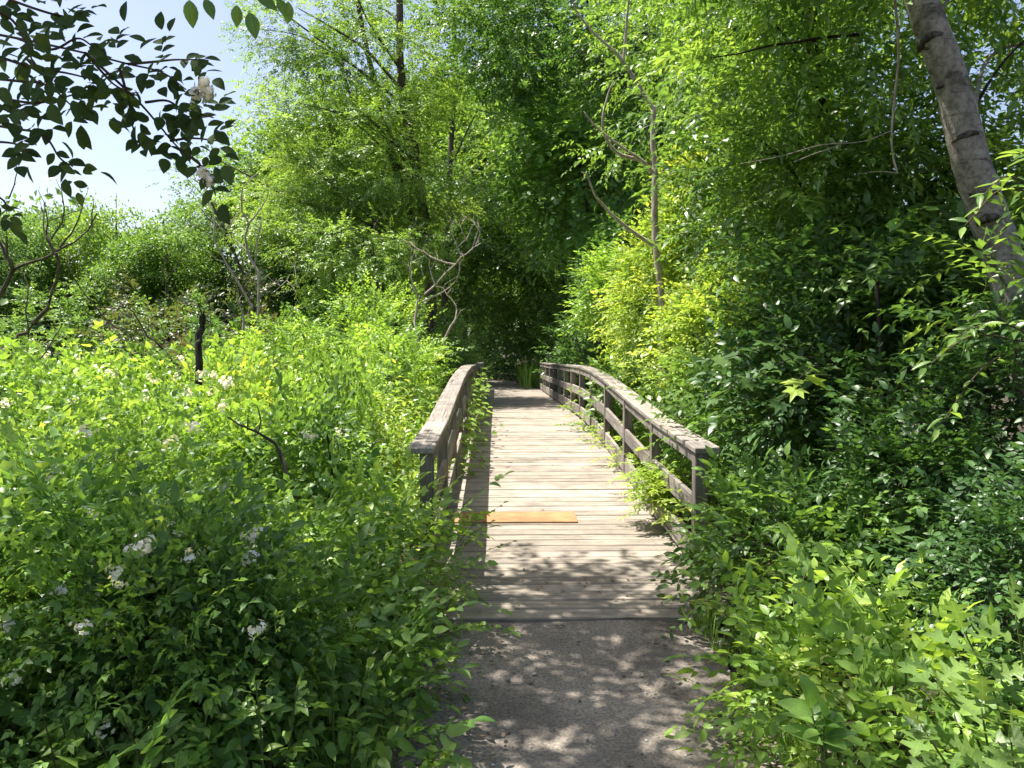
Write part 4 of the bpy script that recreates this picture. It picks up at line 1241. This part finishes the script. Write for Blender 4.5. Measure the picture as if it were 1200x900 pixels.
dead('bleached_snag', 'bleached forked dead branches standing in front of the leaning locust', 'dead tree', 16.0,
     [(z6((345, 760), (335, 660), (302, 600), (307, 510), (285, 470), (300, 390), (345, 345)), .035, .012),
      (z6((307, 515), (340, 480), (372, 430), (378, 400)), .022, .008), (z6((333, 655), (345, 560), (355, 505)), .022, .010),
      (z6((302, 600), (268, 562)), .018, .006), (z6((240, 525), (285, 470)), .018, .008),
      (z6((295, 870), (292, 800), (275, 760)), .03, .012), (z6((325, 790), (270, 690), (215, 600), (200, 520), (180, 430)), .025, .008),
      (z6((310, 440), (300, 430)), .014, .006), (z6((470, 740), (440, 700), (395, 740)), .014, .006), (z6((475, 720), (465, 655)), .014, .006)], 'dead', fine=3, fat=1.0)
z8 = lambda *l: zq(l, 400, 250, 3)
dead('bleached_shrub', 'antler-like bleached dead shrub left of the far handrail', 'dead shrub', 14.0,
     [(z8((260, 450), (268, 380), (272, 310), (330, 250), (400, 180), (440, 140), (490, 105)), .03, .008),
      (z8((285, 310), (350, 280), (405, 235), (415, 185)), .015, .006), (z8((272, 300), (245, 230), (245, 180), (255, 140)), .018, .007),
      (z8((400, 180), (340, 165), (290, 135), (240, 100)), .018, .007), (z8((330, 250), (312, 200), (310, 165)), .014, .006),
      (z8((430, 150), (408, 120), (440, 90), (462, 40)), .014, .006), (z8((470, 115), (490, 70), (480, 30)), .010, .004),
      (z8((440, 90), (420, 45), (440, 10)), .010, .004), (z8((405, 110), (385, 60), (400, 20)), .008, .004), (z8((290, 225), (262, 150), (258, 120)), .010, .004),
      (z8((365, 470), (365, 430), (400, 370), (402, 320), (370, 285)), .025, .010), (z8((460, 130), (480, 60), (455, 20)), .008, .004)], 'dead', fine=4)
z7 = lambda *l: zq(l, 0, 450, 3)
dead('broken_limb', 'dark broken limb lying in the rose bushes', 'dead branch', 4.7,
     [(z7((1040, 400), (1010, 300), (985, 240), (940, 190), (870, 160), (800, 115)), .017, .004), (z7((905, 180), (915, 130), (905, 80)), .007, .003), (z7((870, 160), (872, 110)), .006, .003)], 'bark', z=.35)
dead('dead_stalk', 'bent dark dead stalk among the herbs left of the end post', 'stalk', 5.0,
     [(z7((1140, 560), (1150, 430), (1168, 340), (1165, 240), (1150, 180)), .012, .007), (z7((1168, 330), (1155, 400)), .008, .004)], 'bark_dark', z=.3)
for i, (q, lab) in enumerate([(z7((370, 190), (372, 140), (385, 85), (440, 48), (520, 35)), 'thin arching cane above the rose flowers on the left bank'),
                              (z7((0, 22), (90, 32), (170, 42), (250, 55)), 'thin brown cane stretching in from the left edge'),
                              (z7((120, 578), (250, 555), (380, 545), (480, 548), (600, 558)), 'long green cane crossing the shaded foreground')]):
    t = thing('arching_cane', lab, 'cane', W(*q[0], (6.2, 6.8, 3.4)[i]))
    part('stem', tube(smooth_line(line(q, (6.2, 6.8, 3.4)[i]), 6), .005, .0025, 5), M['cane' if i < 2 else 'stem'], t, smooth=True)

# ------------------------------------------------------------------ plants with leaves of their own
def leaf_mesh(name, VF, mat):
    me = mesh_from(name, VF[0], VF[1], np.full(len(VF[0]), .5)); me.materials.append(mat); return me
VEIN = {}
def leaf_var(name, VF, mat, seed, n=4):
    out = []
    L0 = float(np.ptp(VF[0][:, 0]))
    key = (mat.name, round(L0, 3))
    if key not in VEIN and mat.name in LEAFP:
        VEIN[key] = leaf_mat(mat.name + '_veined', veins=L0, **LEAFP[mat.name])
    mat = VEIN.get(key, mat)
    for k in range(n):
        rr_ = np.random.default_rng(seed + k)
        v = VF[0].copy(); v[:, 2] += np.abs(v[:, 1]) * rr_.uniform(.05, .35) + v[:, 1] * rr_.normal() * .12; v[:, 2] += .12 * np.ptp(v[:, 0]) * np.sin(v[:, 0] / np.ptp(v[:, 0]) * 3 + rr_.random() * 6) * .5
        me = mesh_from(name, v, VF[1], np.full(len(v), [.2, .45, .65, .9][k % 4]), True); me.materials.append(mat); out.append(me)
    return out
def add_leaf(parent, me, p, d, nrm, sc, name='leaf'):
    R = frame(np.asarray(d, float), np.asarray(nrm, float))
    o = bpy.data.objects.new(name, me)
    m = Matrix([[*R[0], 0], [*R[1], 0], [*R[2], 0], [0, 0, 0, 1]])
    o.matrix_local = Matrix.Translation(Vector([float(a_ - b_) for a_, b_ in zip(p, parent.location)])) @ m @ Matrix.Scale(float(sc), 4)
    link(o, parent)
    return o

# hanging rose branch at the top left
LR = leaf_var('leaf', leaf_oval(.030, .018, .12), leaf_mat('leaf_rose_branch', (.022, .055, .012), (.035, .08, .015), (.06, .115, .02), trans=.3, rough=.65, spec=.12), 400)
r = np.random.default_rng(410)
HY = 1.15
hbB = thing('rose_branch', 'dense dark rose branch filling the top left corner', 'branch', W(-60, -40, HY))
hbA = thing('rose_branch', 'dark rose spray with pale flower heads hanging against the sky', 'branch', W(95, 60, HY))
canes = [([(-60, 30), (20, 45), (90, 60), (150, 75), (190, 85), (218, 105)], 1.0, 0, 7), ([(100, 62), (155, 112), (185, 145), (208, 172), (240, 198)], 1.0, 0, 9),
         ([(-40, -20), (40, 10), (80, 20), (95, 15)], .9, 1, 6), ([(-30, 90), (20, 95), (55, 100), (85, 125)], .9, 1, 6), ([(-40, 140), (10, 150), (50, 158), (70, 185), (85, 195)], .95, 1, 8),
         ([(150, 75), (185, 72), (205, 70), (232, 70)], 1.0, 0, 5), ([(-30, 225), (0, 232), (10, 245)], 1.0, 1, 2), ([(-20, 60), (40, 80), (75, 85), (105, 92)], .9, 1, 7),
         ([(140, 80), (150, 115), (155, 145), (160, 168)], 1.0, 0, 4), ([(-40, 0), (10, 20), (30, 50), (40, 80)], .85, 1, 7), ([(170, 120), (195, 118), (215, 128), (250, 138)], 1.0, 0, 6), ([(200, 165), (225, 162), (262, 166)], 1.02, 0, 5),
         ([(-20, 110), (30, 120), (60, 118), (95, 108)], .95, 1, 6), ([(100, 62), (120, 85), (135, 100), (160, 112)], .97, 0, 6), ([(-30, 165), (15, 168), (35, 178)], .95, 1, 4), ([(20, 45), (60, 58), (90, 45), (110, 55)], .93, 1, 6)]
def rose_leaf(hb, p, d, r, s_):
    """a compound leaf of 5 leaflets"""
    d = norm(d); nn = norm(np.array([.4 * r.normal(), -.9 + .4 * r.normal(), .75])); side = norm(np.cross(nn, d))
    L = .065 * s_
    for k, q in enumerate((.3, .62)):
        for sd in (-1, 1):
            add_leaf(hb, LR[r.integers(4)], p + d * L * q, d * .55 + side * sd * .9 + r.normal(size=3) * .12, nn + r.normal(size=3) * .3, s_ * r.uniform(.65, .95), 'leaf')
    add_leaf(hb, LR[r.integers(4)], p + d * L * .95, d + r.normal(size=3) * .15, nn + r.normal(size=3) * .25, s_ * r.uniform(.85, 1.1), 'leaf')
for q, f_, wh, n in canes:
    hb = (hbA, hbB)[wh]
    pts = smooth_line(line(q, HY * f_, [.04 * math.sin(k * 1.3 + q[0][1]) for k in range(len(q))]), 6)
    part('twig', tube(pts, .0022, .0010, 5), M['cane'], hb, smooth=True)
    for k in range(n):
        i = min(int((k + .75) / n * (len(pts) - 1)), len(pts) - 1); tg = norm(pts[min(i + 1, len(pts) - 1)] - pts[i - 1])
        d = tg * (.9 if k == n - 1 else .55) + np.array([r.normal() * .3, r.normal() * .3, (.5 if k % 2 else -.7) + .25 * r.normal()])
        rose_leaf(hb, pts[i], d, r, r.uniform(.8, 1.05))
FB = []
for k in range(2):
    v, f, tt = flower_head(320 + k, 24, .030)
    me = mesh_from('flower_head', v * .8, f, tt); me.materials.append(M['petal']); FB.append(me)
for k, (px, py, s_) in enumerate([(238, 100, .5), (230, 113, .48), (244, 110, .42), (238, 206, .45), (245, 213, .36)]):
    o = bpy.data.objects.new('flower_head', FB[k % 2]); o.location = [float(a_ - b_) for a_, b_ in zip(W(px, py, HY * .97), hbA.location)]
    o.scale = (s_, s_, s_); o['kind'] = 'stuff'; link(o, hbA)
hb2 = thing('leafy_twig', 'few hanging pointed leaves at the top edge against the sky', 'twig', W(300, -30, 2.0))
part('twig', tube(smooth_line(line([(215, -10), (270, -12), (300, -8), (345, -6)], 2.0), 4), .003, .002, 5), M['cane'], hb2, smooth=True)
LT = leaf_var('leaf', leaf_oval(.066, .036, .1), M['lance'], 430)
for px, py, dx, dz, s_ in ((222, 0, .05, -1, 1), (278, 6, -.1, -1, .8), (292, 14, .2, -1, 1.0), (300, -4, .7, -.4, .9), (338, 2, -.1, -1, .8), (240, -2, .3, -.8, .8), (325, -2, .5, -.9, .7)):
    add_leaf(hb2, LT[int(px) % 4], W(px, py, 2.0), (dx, .15, dz), (.3, -1, .2), s_)

# oak seedlings at the lower right
OKM = leaf_mat('leaf_oak', (.06, .15, .02), (.095, .20, .026), (.14, .25, .03))
LO = leaf_var('leaf', leaf_strip(.15, OAK), OKM, 440)
def leafy_plant(name, label, cat, foot, tips, leafs, per, size, seed, ang=.9, group=None, stem='stem', nrm=(0, -.35, 1), low=.35, r0=.006):
    """a small plant: each stem a part, each leaf a part"""
    r = np.random.default_rng(seed)
    t = thing(name, label, cat, foot, group)
    for e in tips:
        e = np.asarray(e, float); foot_ = np.asarray(foot, float) + [*(r.normal(size=2) * .03), 0]
        m = foot_ * .45 + e * .55 + np.array([0, 0, .12 * np.linalg.norm(e - foot_)])
        pts = smooth_line([foot_, m, e], 8)
        part('stem', tube(pts, r0, r0 * .4, 5), M[stem], t, smooth=True)
        for k in range(per):
            f_ = low + (1 - low) * (k + .5) / per
            i = min(int(f_ * (len(pts) - 1)), len(pts) - 2)
            a_ = k * 2.4 + r.normal() * .4
            tg = norm(pts[i + 1] - pts[i])
            d = tg * .3 + np.array([math.cos(a_), math.sin(a_), .05 + .2 * r.normal()]) * ang
            add_leaf(t, leafs[r.integers(len(leafs))], pts[i], d, np.array(nrm) + r.normal(size=3) * .3, size * r.uniform(.7, 1.15))
        add_leaf(t, leafs[r.integers(len(leafs))], pts[-1], norm(pts[-1] - pts[-3]) + [0, -.3, -.1], np.array(nrm) + r.normal(size=3) * .2, size)
    return t
GO = 'oak seedlings at the lower right'
leafy_plant('oak_seedling', 'oak seedling with lobed leaves at the right edge of the foreground', 'seedling', (1.72, 2.35, 0), [W(1130, 740, 2.35), W(1190, 720, 2.4), W(1090, 790, 2.25)], LO, 9, 1.05, 451, group=GO)
leafy_plant('oak_seedling', 'oak seedling in the lower right corner', 'seedling', (1.42, 2.0, 0), [W(1150, 830, 2.0), W(1185, 870, 1.95), W(1080, 850, 2.05)], LO, 8, .95, 452, group=GO)
leafy_plant('oak_seedling', 'small oak seedling left of the other lobed seedlings', 'seedling', (1.45, 2.55, 0), [W(1030, 790, 2.5), W(1060, 760, 2.6)], LO, 7, .8, 453, group=GO)
LV5 = leaf_var('leaf', leaf_oval(.13, .058, .2), M['broad'], 460)
leafy_plant('broad_leaf_seedling', 'seedling with a fan of long pointed leaves by the path edge', 'seedling', (1.06, 2.35, 0), [W(950, 830, 2.35), W(965, 855, 2.3)], LV5, 6, 1.0, 461, low=.8)
LVs = leaf_var('leaf', leaf_oval(.062, .036, .15), M['yellow'], 470)
YS = [('yellow-green low shrub beside the right path edge', (1.38, 3.0), [(905, 760, 3.0), (940, 740, 3.05), (880, 745, 3.1), (960, 770, 2.9), (925, 790, 2.85)]),
      ('yellow-green shrub shoots between the path and the oak seedlings', (1.45, 2.75), [(985, 770, 2.75), (1010, 740, 2.8), (960, 800, 2.6), (1000, 800, 2.6), (930, 815, 2.6)]),
      ('leaning leafy shoot at the right corner of the deck', (1.5, 3.9), [(790, 700, 4.0), (850, 720, 3.8), (870, 735, 3.6), (830, 705, 4.1)]),
      ('upright leafy shoot in front of the dark bush', (1.75, 2.9), [(985, 655, 3.0), (1015, 680, 3.0), (1000, 700, 2.9), (1080, 655, 3.1)])]
for i, (lab, ft, tips) in enumerate(YS):
    leafy_plant('leafy_shrub', lab, 'shrub', (ft[0], ft[1], .0), [W(*q) for q in tips], LVs if i != 3 else leaf_var('leaf', leaf_oval(.062, .036, .15), M['herb'], 475), 14, 1.0, 480 + i, low=.3, r0=.004, group='sunlit low shrubs on the right edge of the path')
# pale lance leaves catching sun in front of the dark bushes
LL = leaf_var('leaf', leaf_oval(.10, .032, .25), M['lance'], 490)
for i, (lab, tips) in enumerate([('narrow-leaved sprig catching sun below the pale trunk', [(1085, 430, 3.6), (1120, 395, 3.6), (1100, 500, 3.6)]),
                                 ('narrow-leaved sprig drooping at the right edge', [(1150, 230, 3.4), (1190, 180, 3.4), (1130, 265, 3.4)])]):
    f0 = W(1215, (400, 230)[i], 3.9)
    leafy_plant('leafy_sprig', lab, 'sprig', f0, [W(*q) for q in tips], LL, 10, .9, 495 + i, low=.35, r0=.005, stem='cane')
LM = leaf_var('leaf', leaf_polar(.085, MAPLE, .2), leaf_mat('leaf_maple', (.03, .085, .018), (.045, .12, .022), (.08, .17, .026)), 500)
leafy_plant('maple_sprig', 'dark maple branch reaching over the bushes behind the end post', 'branch', W(985, 430, 5.2), [W(850, 420, 5.0), W(880, 445, 4.8), (W(915, 470, 4.6)), W(840, 465, 5.0), W(900, 400, 5.1)], LM, 7, 1.0, 505, low=.3, stem='bark_dark')
leafy_plant('maple_sprig', 'single bright maple leaf cluster against the dark bushes', 'branch', W(975, 440, 4.4), [W(935, 455, 4.2)], leaf_var('leaf', leaf_polar(.085, MAPLE, .2), M['yellow'], 510), 2, 1.0, 511, low=.7)
LB = leaf_var('leaf', leaf_polar(.075, HEART, .25), M['broad'], 515)
leafy_plant('climbing_vine', 'bright broad vine leaves hanging beside the pale trunk', 'vine', W(1110, 250, 5.0), [W(1050, 262, 4.8), W(1075, 300, 4.8)], LB, 5, .8, 516, low=.4)

# feathery sprouts growing through the right rail
def frond_mesh(seed, mat, n=9, L=.42):
    v, f, tt = twig(np.random.default_rng(seed), L, n, leaf4(.105, .038), ang=68, pairs=True, droop=.35, stem=.002, tvar=.1, start=.2)
    me = mesh_from('frond', v, f, np.clip(tt + .55, 0, 1)); me.materials.append(mat); return me
FR = [frond_mesh(520 + k, M['yellow'], 8 + k) for k in range(3)]
GS = 'feathery sprouts growing through the right rail'
sp = [((1.50, 6.7), .5, 'feathery sprout leaning onto the deck by the second post of the right rail', 111, -1),
      ((1.48, 7.9), .45, 'feathery sprout through the right rail by the third post', 8, -1), ((1.47, 9.2), .36, 'feathery sprout through the right rail near the crest', 8, -1),
      ((1.47, 10.6), .3, 'low feathery sprout at the crest of the right toe board', 11, -1), ((1.55, 5.9), .55, 'feathery sprout behind the near end of the right rail', 11, -1),
      ((1.47, 12.6), .28, 'small sprout past the crest of the right rail', 6, -1)]
for i, ((x, y), h, lab, nf, sd) in enumerate(sp):
    r = np.random.default_rng(530 + i)
    z0 = float(terrain(x, y)); zt = deck(y) + h
    t = thing('feathery_sprout', lab, 'sprout', (x + .1, y, z0), GS)
    pts = smooth_line([(x + .1, y, z0), (x + .09, y, zt * .6), (x - .02, y, zt)], 6)
    part('stem', tube(pts, .007, .003, 5), M['stem'], t, smooth=True)
    for k in range(nf):
        a_ = k * 2.39 + r.random()
        p = pts[-1] + np.array([0, 0, -.30 * (1 - k / nf)])
        d = np.array([math.cos(a_) * .8 - .35, math.sin(a_) * .8, .25 + .3 * r.normal() * .5])
        add_leaf(t, FR[k % 3], p, d, [0, 0, 1], r.uniform(.55, .9), 'frond')
# vines on the inside of the left rail
LVn = leaf_var('leaf', leaf_oval(.065, .045, .2), M['herb'], 540)
GV = 'vines on the inside of the left rail'
for i, (y0, y1, hh, n, lab) in enumerate([(8.6, 11.0, .62, 130, 'leafy vine climbing the left rail before its crest'), (11.2, 14.0, .75, 150, 'leafy vine climbing the left rail at its crest'), (14.5, 19, .85, 150, 'leafy vine smothering the far part of the left rail')]):
    r = np.random.default_rng(550 + i); ym = (y0 + y1) / 2
    t = thing('rail_vine', lab, 'vine', (XI_L + .05, ym, deck(ym)), GV)
    pts = smooth_line([(XI_L + .03 + .04 * r.random(), y, deck(y) + hh * r.uniform(.1, 1)) for y in np.linspace(y0, y1, 7)], 5)
    part('stem', tube(pts, .005, .003, 5), M['cane'], t, smooth=True)
    for k in range(n):
        p = np.array([XI_L + abs(r.normal() * .13) + .02, r.uniform(y0, y1), 0]); p[2] = deck(p[1]) + .03 + hh * r.random() ** 1.3
        add_leaf(t, LVn[r.integers(4)], p, [abs(r.normal()) * .8 + .1, r.normal() * .7 - .3, .15 * r.normal()], [.5 + .3 * r.normal(), -.3, 1], r.uniform(1.0, 1.9))
# near end of the left rail: shoots leaning onto the deck
LHt = leaf_var('leaf', leaf_polar(.06, HEART, .3), M['broad'], 560)
leafy_plant('heart_leaved_vine', 'heart-shaped vine leaves on the near left end post', 'vine', (-.56, 5.35, .0), [W(527, 572, 5.4), W(592, 556, 5.6), W(500, 600, 5.35)], LHt, 2, .9, 561, low=.75, r0=.003)
LSm = leaf_var('leaf', leaf_oval(.05, .026, .2), M['rose'], 565)
leafy_plant('leaning_shoot', 'thin leafy shoot leaning over the orange board', 'shoot', (-.42, 5.0, .05), [W(590, 590, 5.1), W(575, 612, 5.0), W(600, 635, 4.9)], LSm, 9, .8, 566, low=.45, r0=.0025)
LG = leaf_var('leaf', leaf_oval(.06, .036, .2), M['herb'], 570)
GE = 'leafy shoots along the left edge of the path'
for i, (lab, ft, tips) in enumerate([('leafy shoots in front of the near left end post', (-.52, 4.9), [(505, 640, 4.9), (530, 625, 4.9), (550, 660, 4.7), (480, 660, 4.9)]),
                                     ('leafy shoots at the left corner of the deck', (-.40, 4.3), [(540, 690, 4.3), (565, 735, 4.1), (520, 700, 4.3), (600, 740, 4.1)]),
                                     ('leafy shoots on the left edge of the gravel', (-.42, 3.6), [(500, 740, 3.6), (530, 770, 3.5), (470, 740, 3.7), (490, 790, 3.4)]),
                                     ('leafy shoots at the bottom left of the path', (-.40, 2.9), [(520, 880, 2.8), (480, 830, 2.9), (440, 800, 3.0), (540, 895, 2.75)])]):
    leafy_plant('path_shoot', lab, 'shoot', (ft[0], ft[1], 0), [W(*q) for q in tips], LG, 12, 1.0, 575 + i, low=.3, r0=.003, group=GE)
# broad-leaved plants in the left foreground
GW = 'broad-leaved plants in the left foreground'
LP = leaf_var('leaf', leaf_oval(.13, .05, .25), M['rose'], 590)
for i, (lab, px, py, Y) in enumerate([('broad-leaved plant in the middle of the shaded left foreground', 235, 700, 2.9), ('broad-leaved plant left of the shaded foreground canes', 40, 680, 3.1),
                                      ('broad-leaved plant at the bottom edge left of the path', 300, 800, 2.4), ('broad-leaved plant near the bottom left corner', 190, 830, 2.3),
                                      ('broad-leaved plant half hidden by roses at the left', 120, 640, 3.6), ('broad-leaved plant beside the leafy path edge', 390, 780, 2.7)]):
    c = W(px, py, Y)
    leafy_plant('broad_leaf_plant', lab, 'plant', (c[0], Y + .05, float(terrain(c[0], Y))), [c, c + [.12, .05, -.03], c + [-.12, .03, -.06]], LP, 7, .6, 595 + i, low=.4, group=GW)
# fallen leaves on the path edge
FLm = leaf_mat('leaf_fallen', (.05, .035, .02), (.09, .065, .035), (.14, .10, .05), trans=.1)
LF = leaf_var('fallen_leaf', leaf_oval(.05, .03, -.1), FLm, 610)
r = np.random.default_rng(611)
V = []
for k in range(420):
    y = r.uniform(2.0, 4.55); x = (.44 + r.choice([-1, 1], p=[.35, .65]) * (.95 - .55 * r.random() ** 2.2))
    V.append(put(leaf_oval(.035, .02, -.1), np.array([x, y, .03]), [r.normal(), r.normal(), .05], [.2 * r.normal(), .2 * r.normal(), 1], r.random()))
for k in range(70):
    y = 4.62 + abs(r.normal()) * .5 if k < 45 else r.uniform(5, 14); x = XC + r.uniform(-.9, .9)
    V.append(put(leaf_oval(.03, .018, -.1), np.array([x, y, deck(y) + .008]), [r.normal(), r.normal(), .05], [.2 * r.normal(), .2 * r.normal(), 1], r.random()))
o = part('leaf_litter', join(V), FLm, None)
o['kind'] = 'stuff'; o['label'] = 'dry fallen leaves along the edges of the path and on the deck'; o['category'] = 'litter'


# dry stalks and arching canes standing in the left bank
r = np.random.default_rng(700); L = []
for k in range(170):
    y = 2.2 * (14 / 2.2) ** r.random(); x = r.uniform(-.68 * y - .2, -.75)
    g_ = float(terrain(x, y)); h = float(cover(np.array(x), np.array(y))) * r.uniform(.9, 1.3)
    a_ = r.random() * 6.28; lean = r.uniform(.05, .7) * h
    b = np.array([x, y, g_]); e = b + [math.cos(a_) * lean, math.sin(a_) * lean, h * (1.0 if lean < .4 * h else .75)]
    m = b * .45 + e * .55 + [0, 0, .22 * lean]
    L.append(tube(smooth_line([b, m, e], 5), .0035 * r.uniform(.7, 1.3), .0012, 4))
o = part('stalks', join(L), M['cane'], None)
o['kind'] = 'stuff'; o['label'] = 'thin dry stalks and canes poking out of the left bank'; o['category'] = 'stalks'

# grass and small weeds along both verges
r = np.random.default_rng(720); n = 150
y = r.uniform(1.8, 4.6, n); sd = r.choice([-1, 1], n)
x = .38 + sd * (.80 + .12 * np.abs(r.normal(size=n)))
P = np.stack([x, y, np.full(n, .0)], -1)
o = part('verge_grass', scatter(T_grass, P, np.tile([1., 0, 0], (n, 1)) + r.normal(size=(n, 3)) * [1, 1, 0], r, (.25, .6), None, .1, clear=False), M['herb'], None)
o['kind'] = 'stuff'; o['label'] = 'short grass tufts along both edges of the path'; o['category'] = 'grass'

# white flower heads sit on the outermost leaves of the nearest rose bush
bpy.context.view_layer.update()
dg = bpy.context.evaluated_depsgraph_get()
for i, (px, py) in enumerate(fl):
    d = W(px, py, 1.0) - np.array([0, 0, CAMZ])
    ok, loc, *_ = scene.ray_cast(dg, Vector((0, 0, CAMZ)) + Vector(d) * 1.6, Vector(d).normalized())
    hit = np.array(loc) if ok and loc.y < 13 else np.array([0, 0, CAMZ]) + d * 9.5
    b = min(roses, key=lambda o: (o.location.x - hit[0]) ** 2 + (o.location.y - hit[1]) ** 2)
    mw = Matrix.LocRotScale(b.location, b.rotation_euler, b.scale)
    o = bpy.data.objects.new('flower_head', FH[i % 3])
    s_ = random.uniform(.75, 1.15) * (1.45 if py < 530 else .9)
    wm = Matrix.LocRotScale(Vector([float(q) for q in hit - d * .05 + [0, 0, .015]]), Euler((random.uniform(-.5, .5), random.uniform(-.5, .5), random.uniform(0, 6))), Vector((s_, s_, s_ * .8)))
    o.matrix_local = mw.inverted() @ wm
    o['kind'] = 'stuff'
    link(o, b)
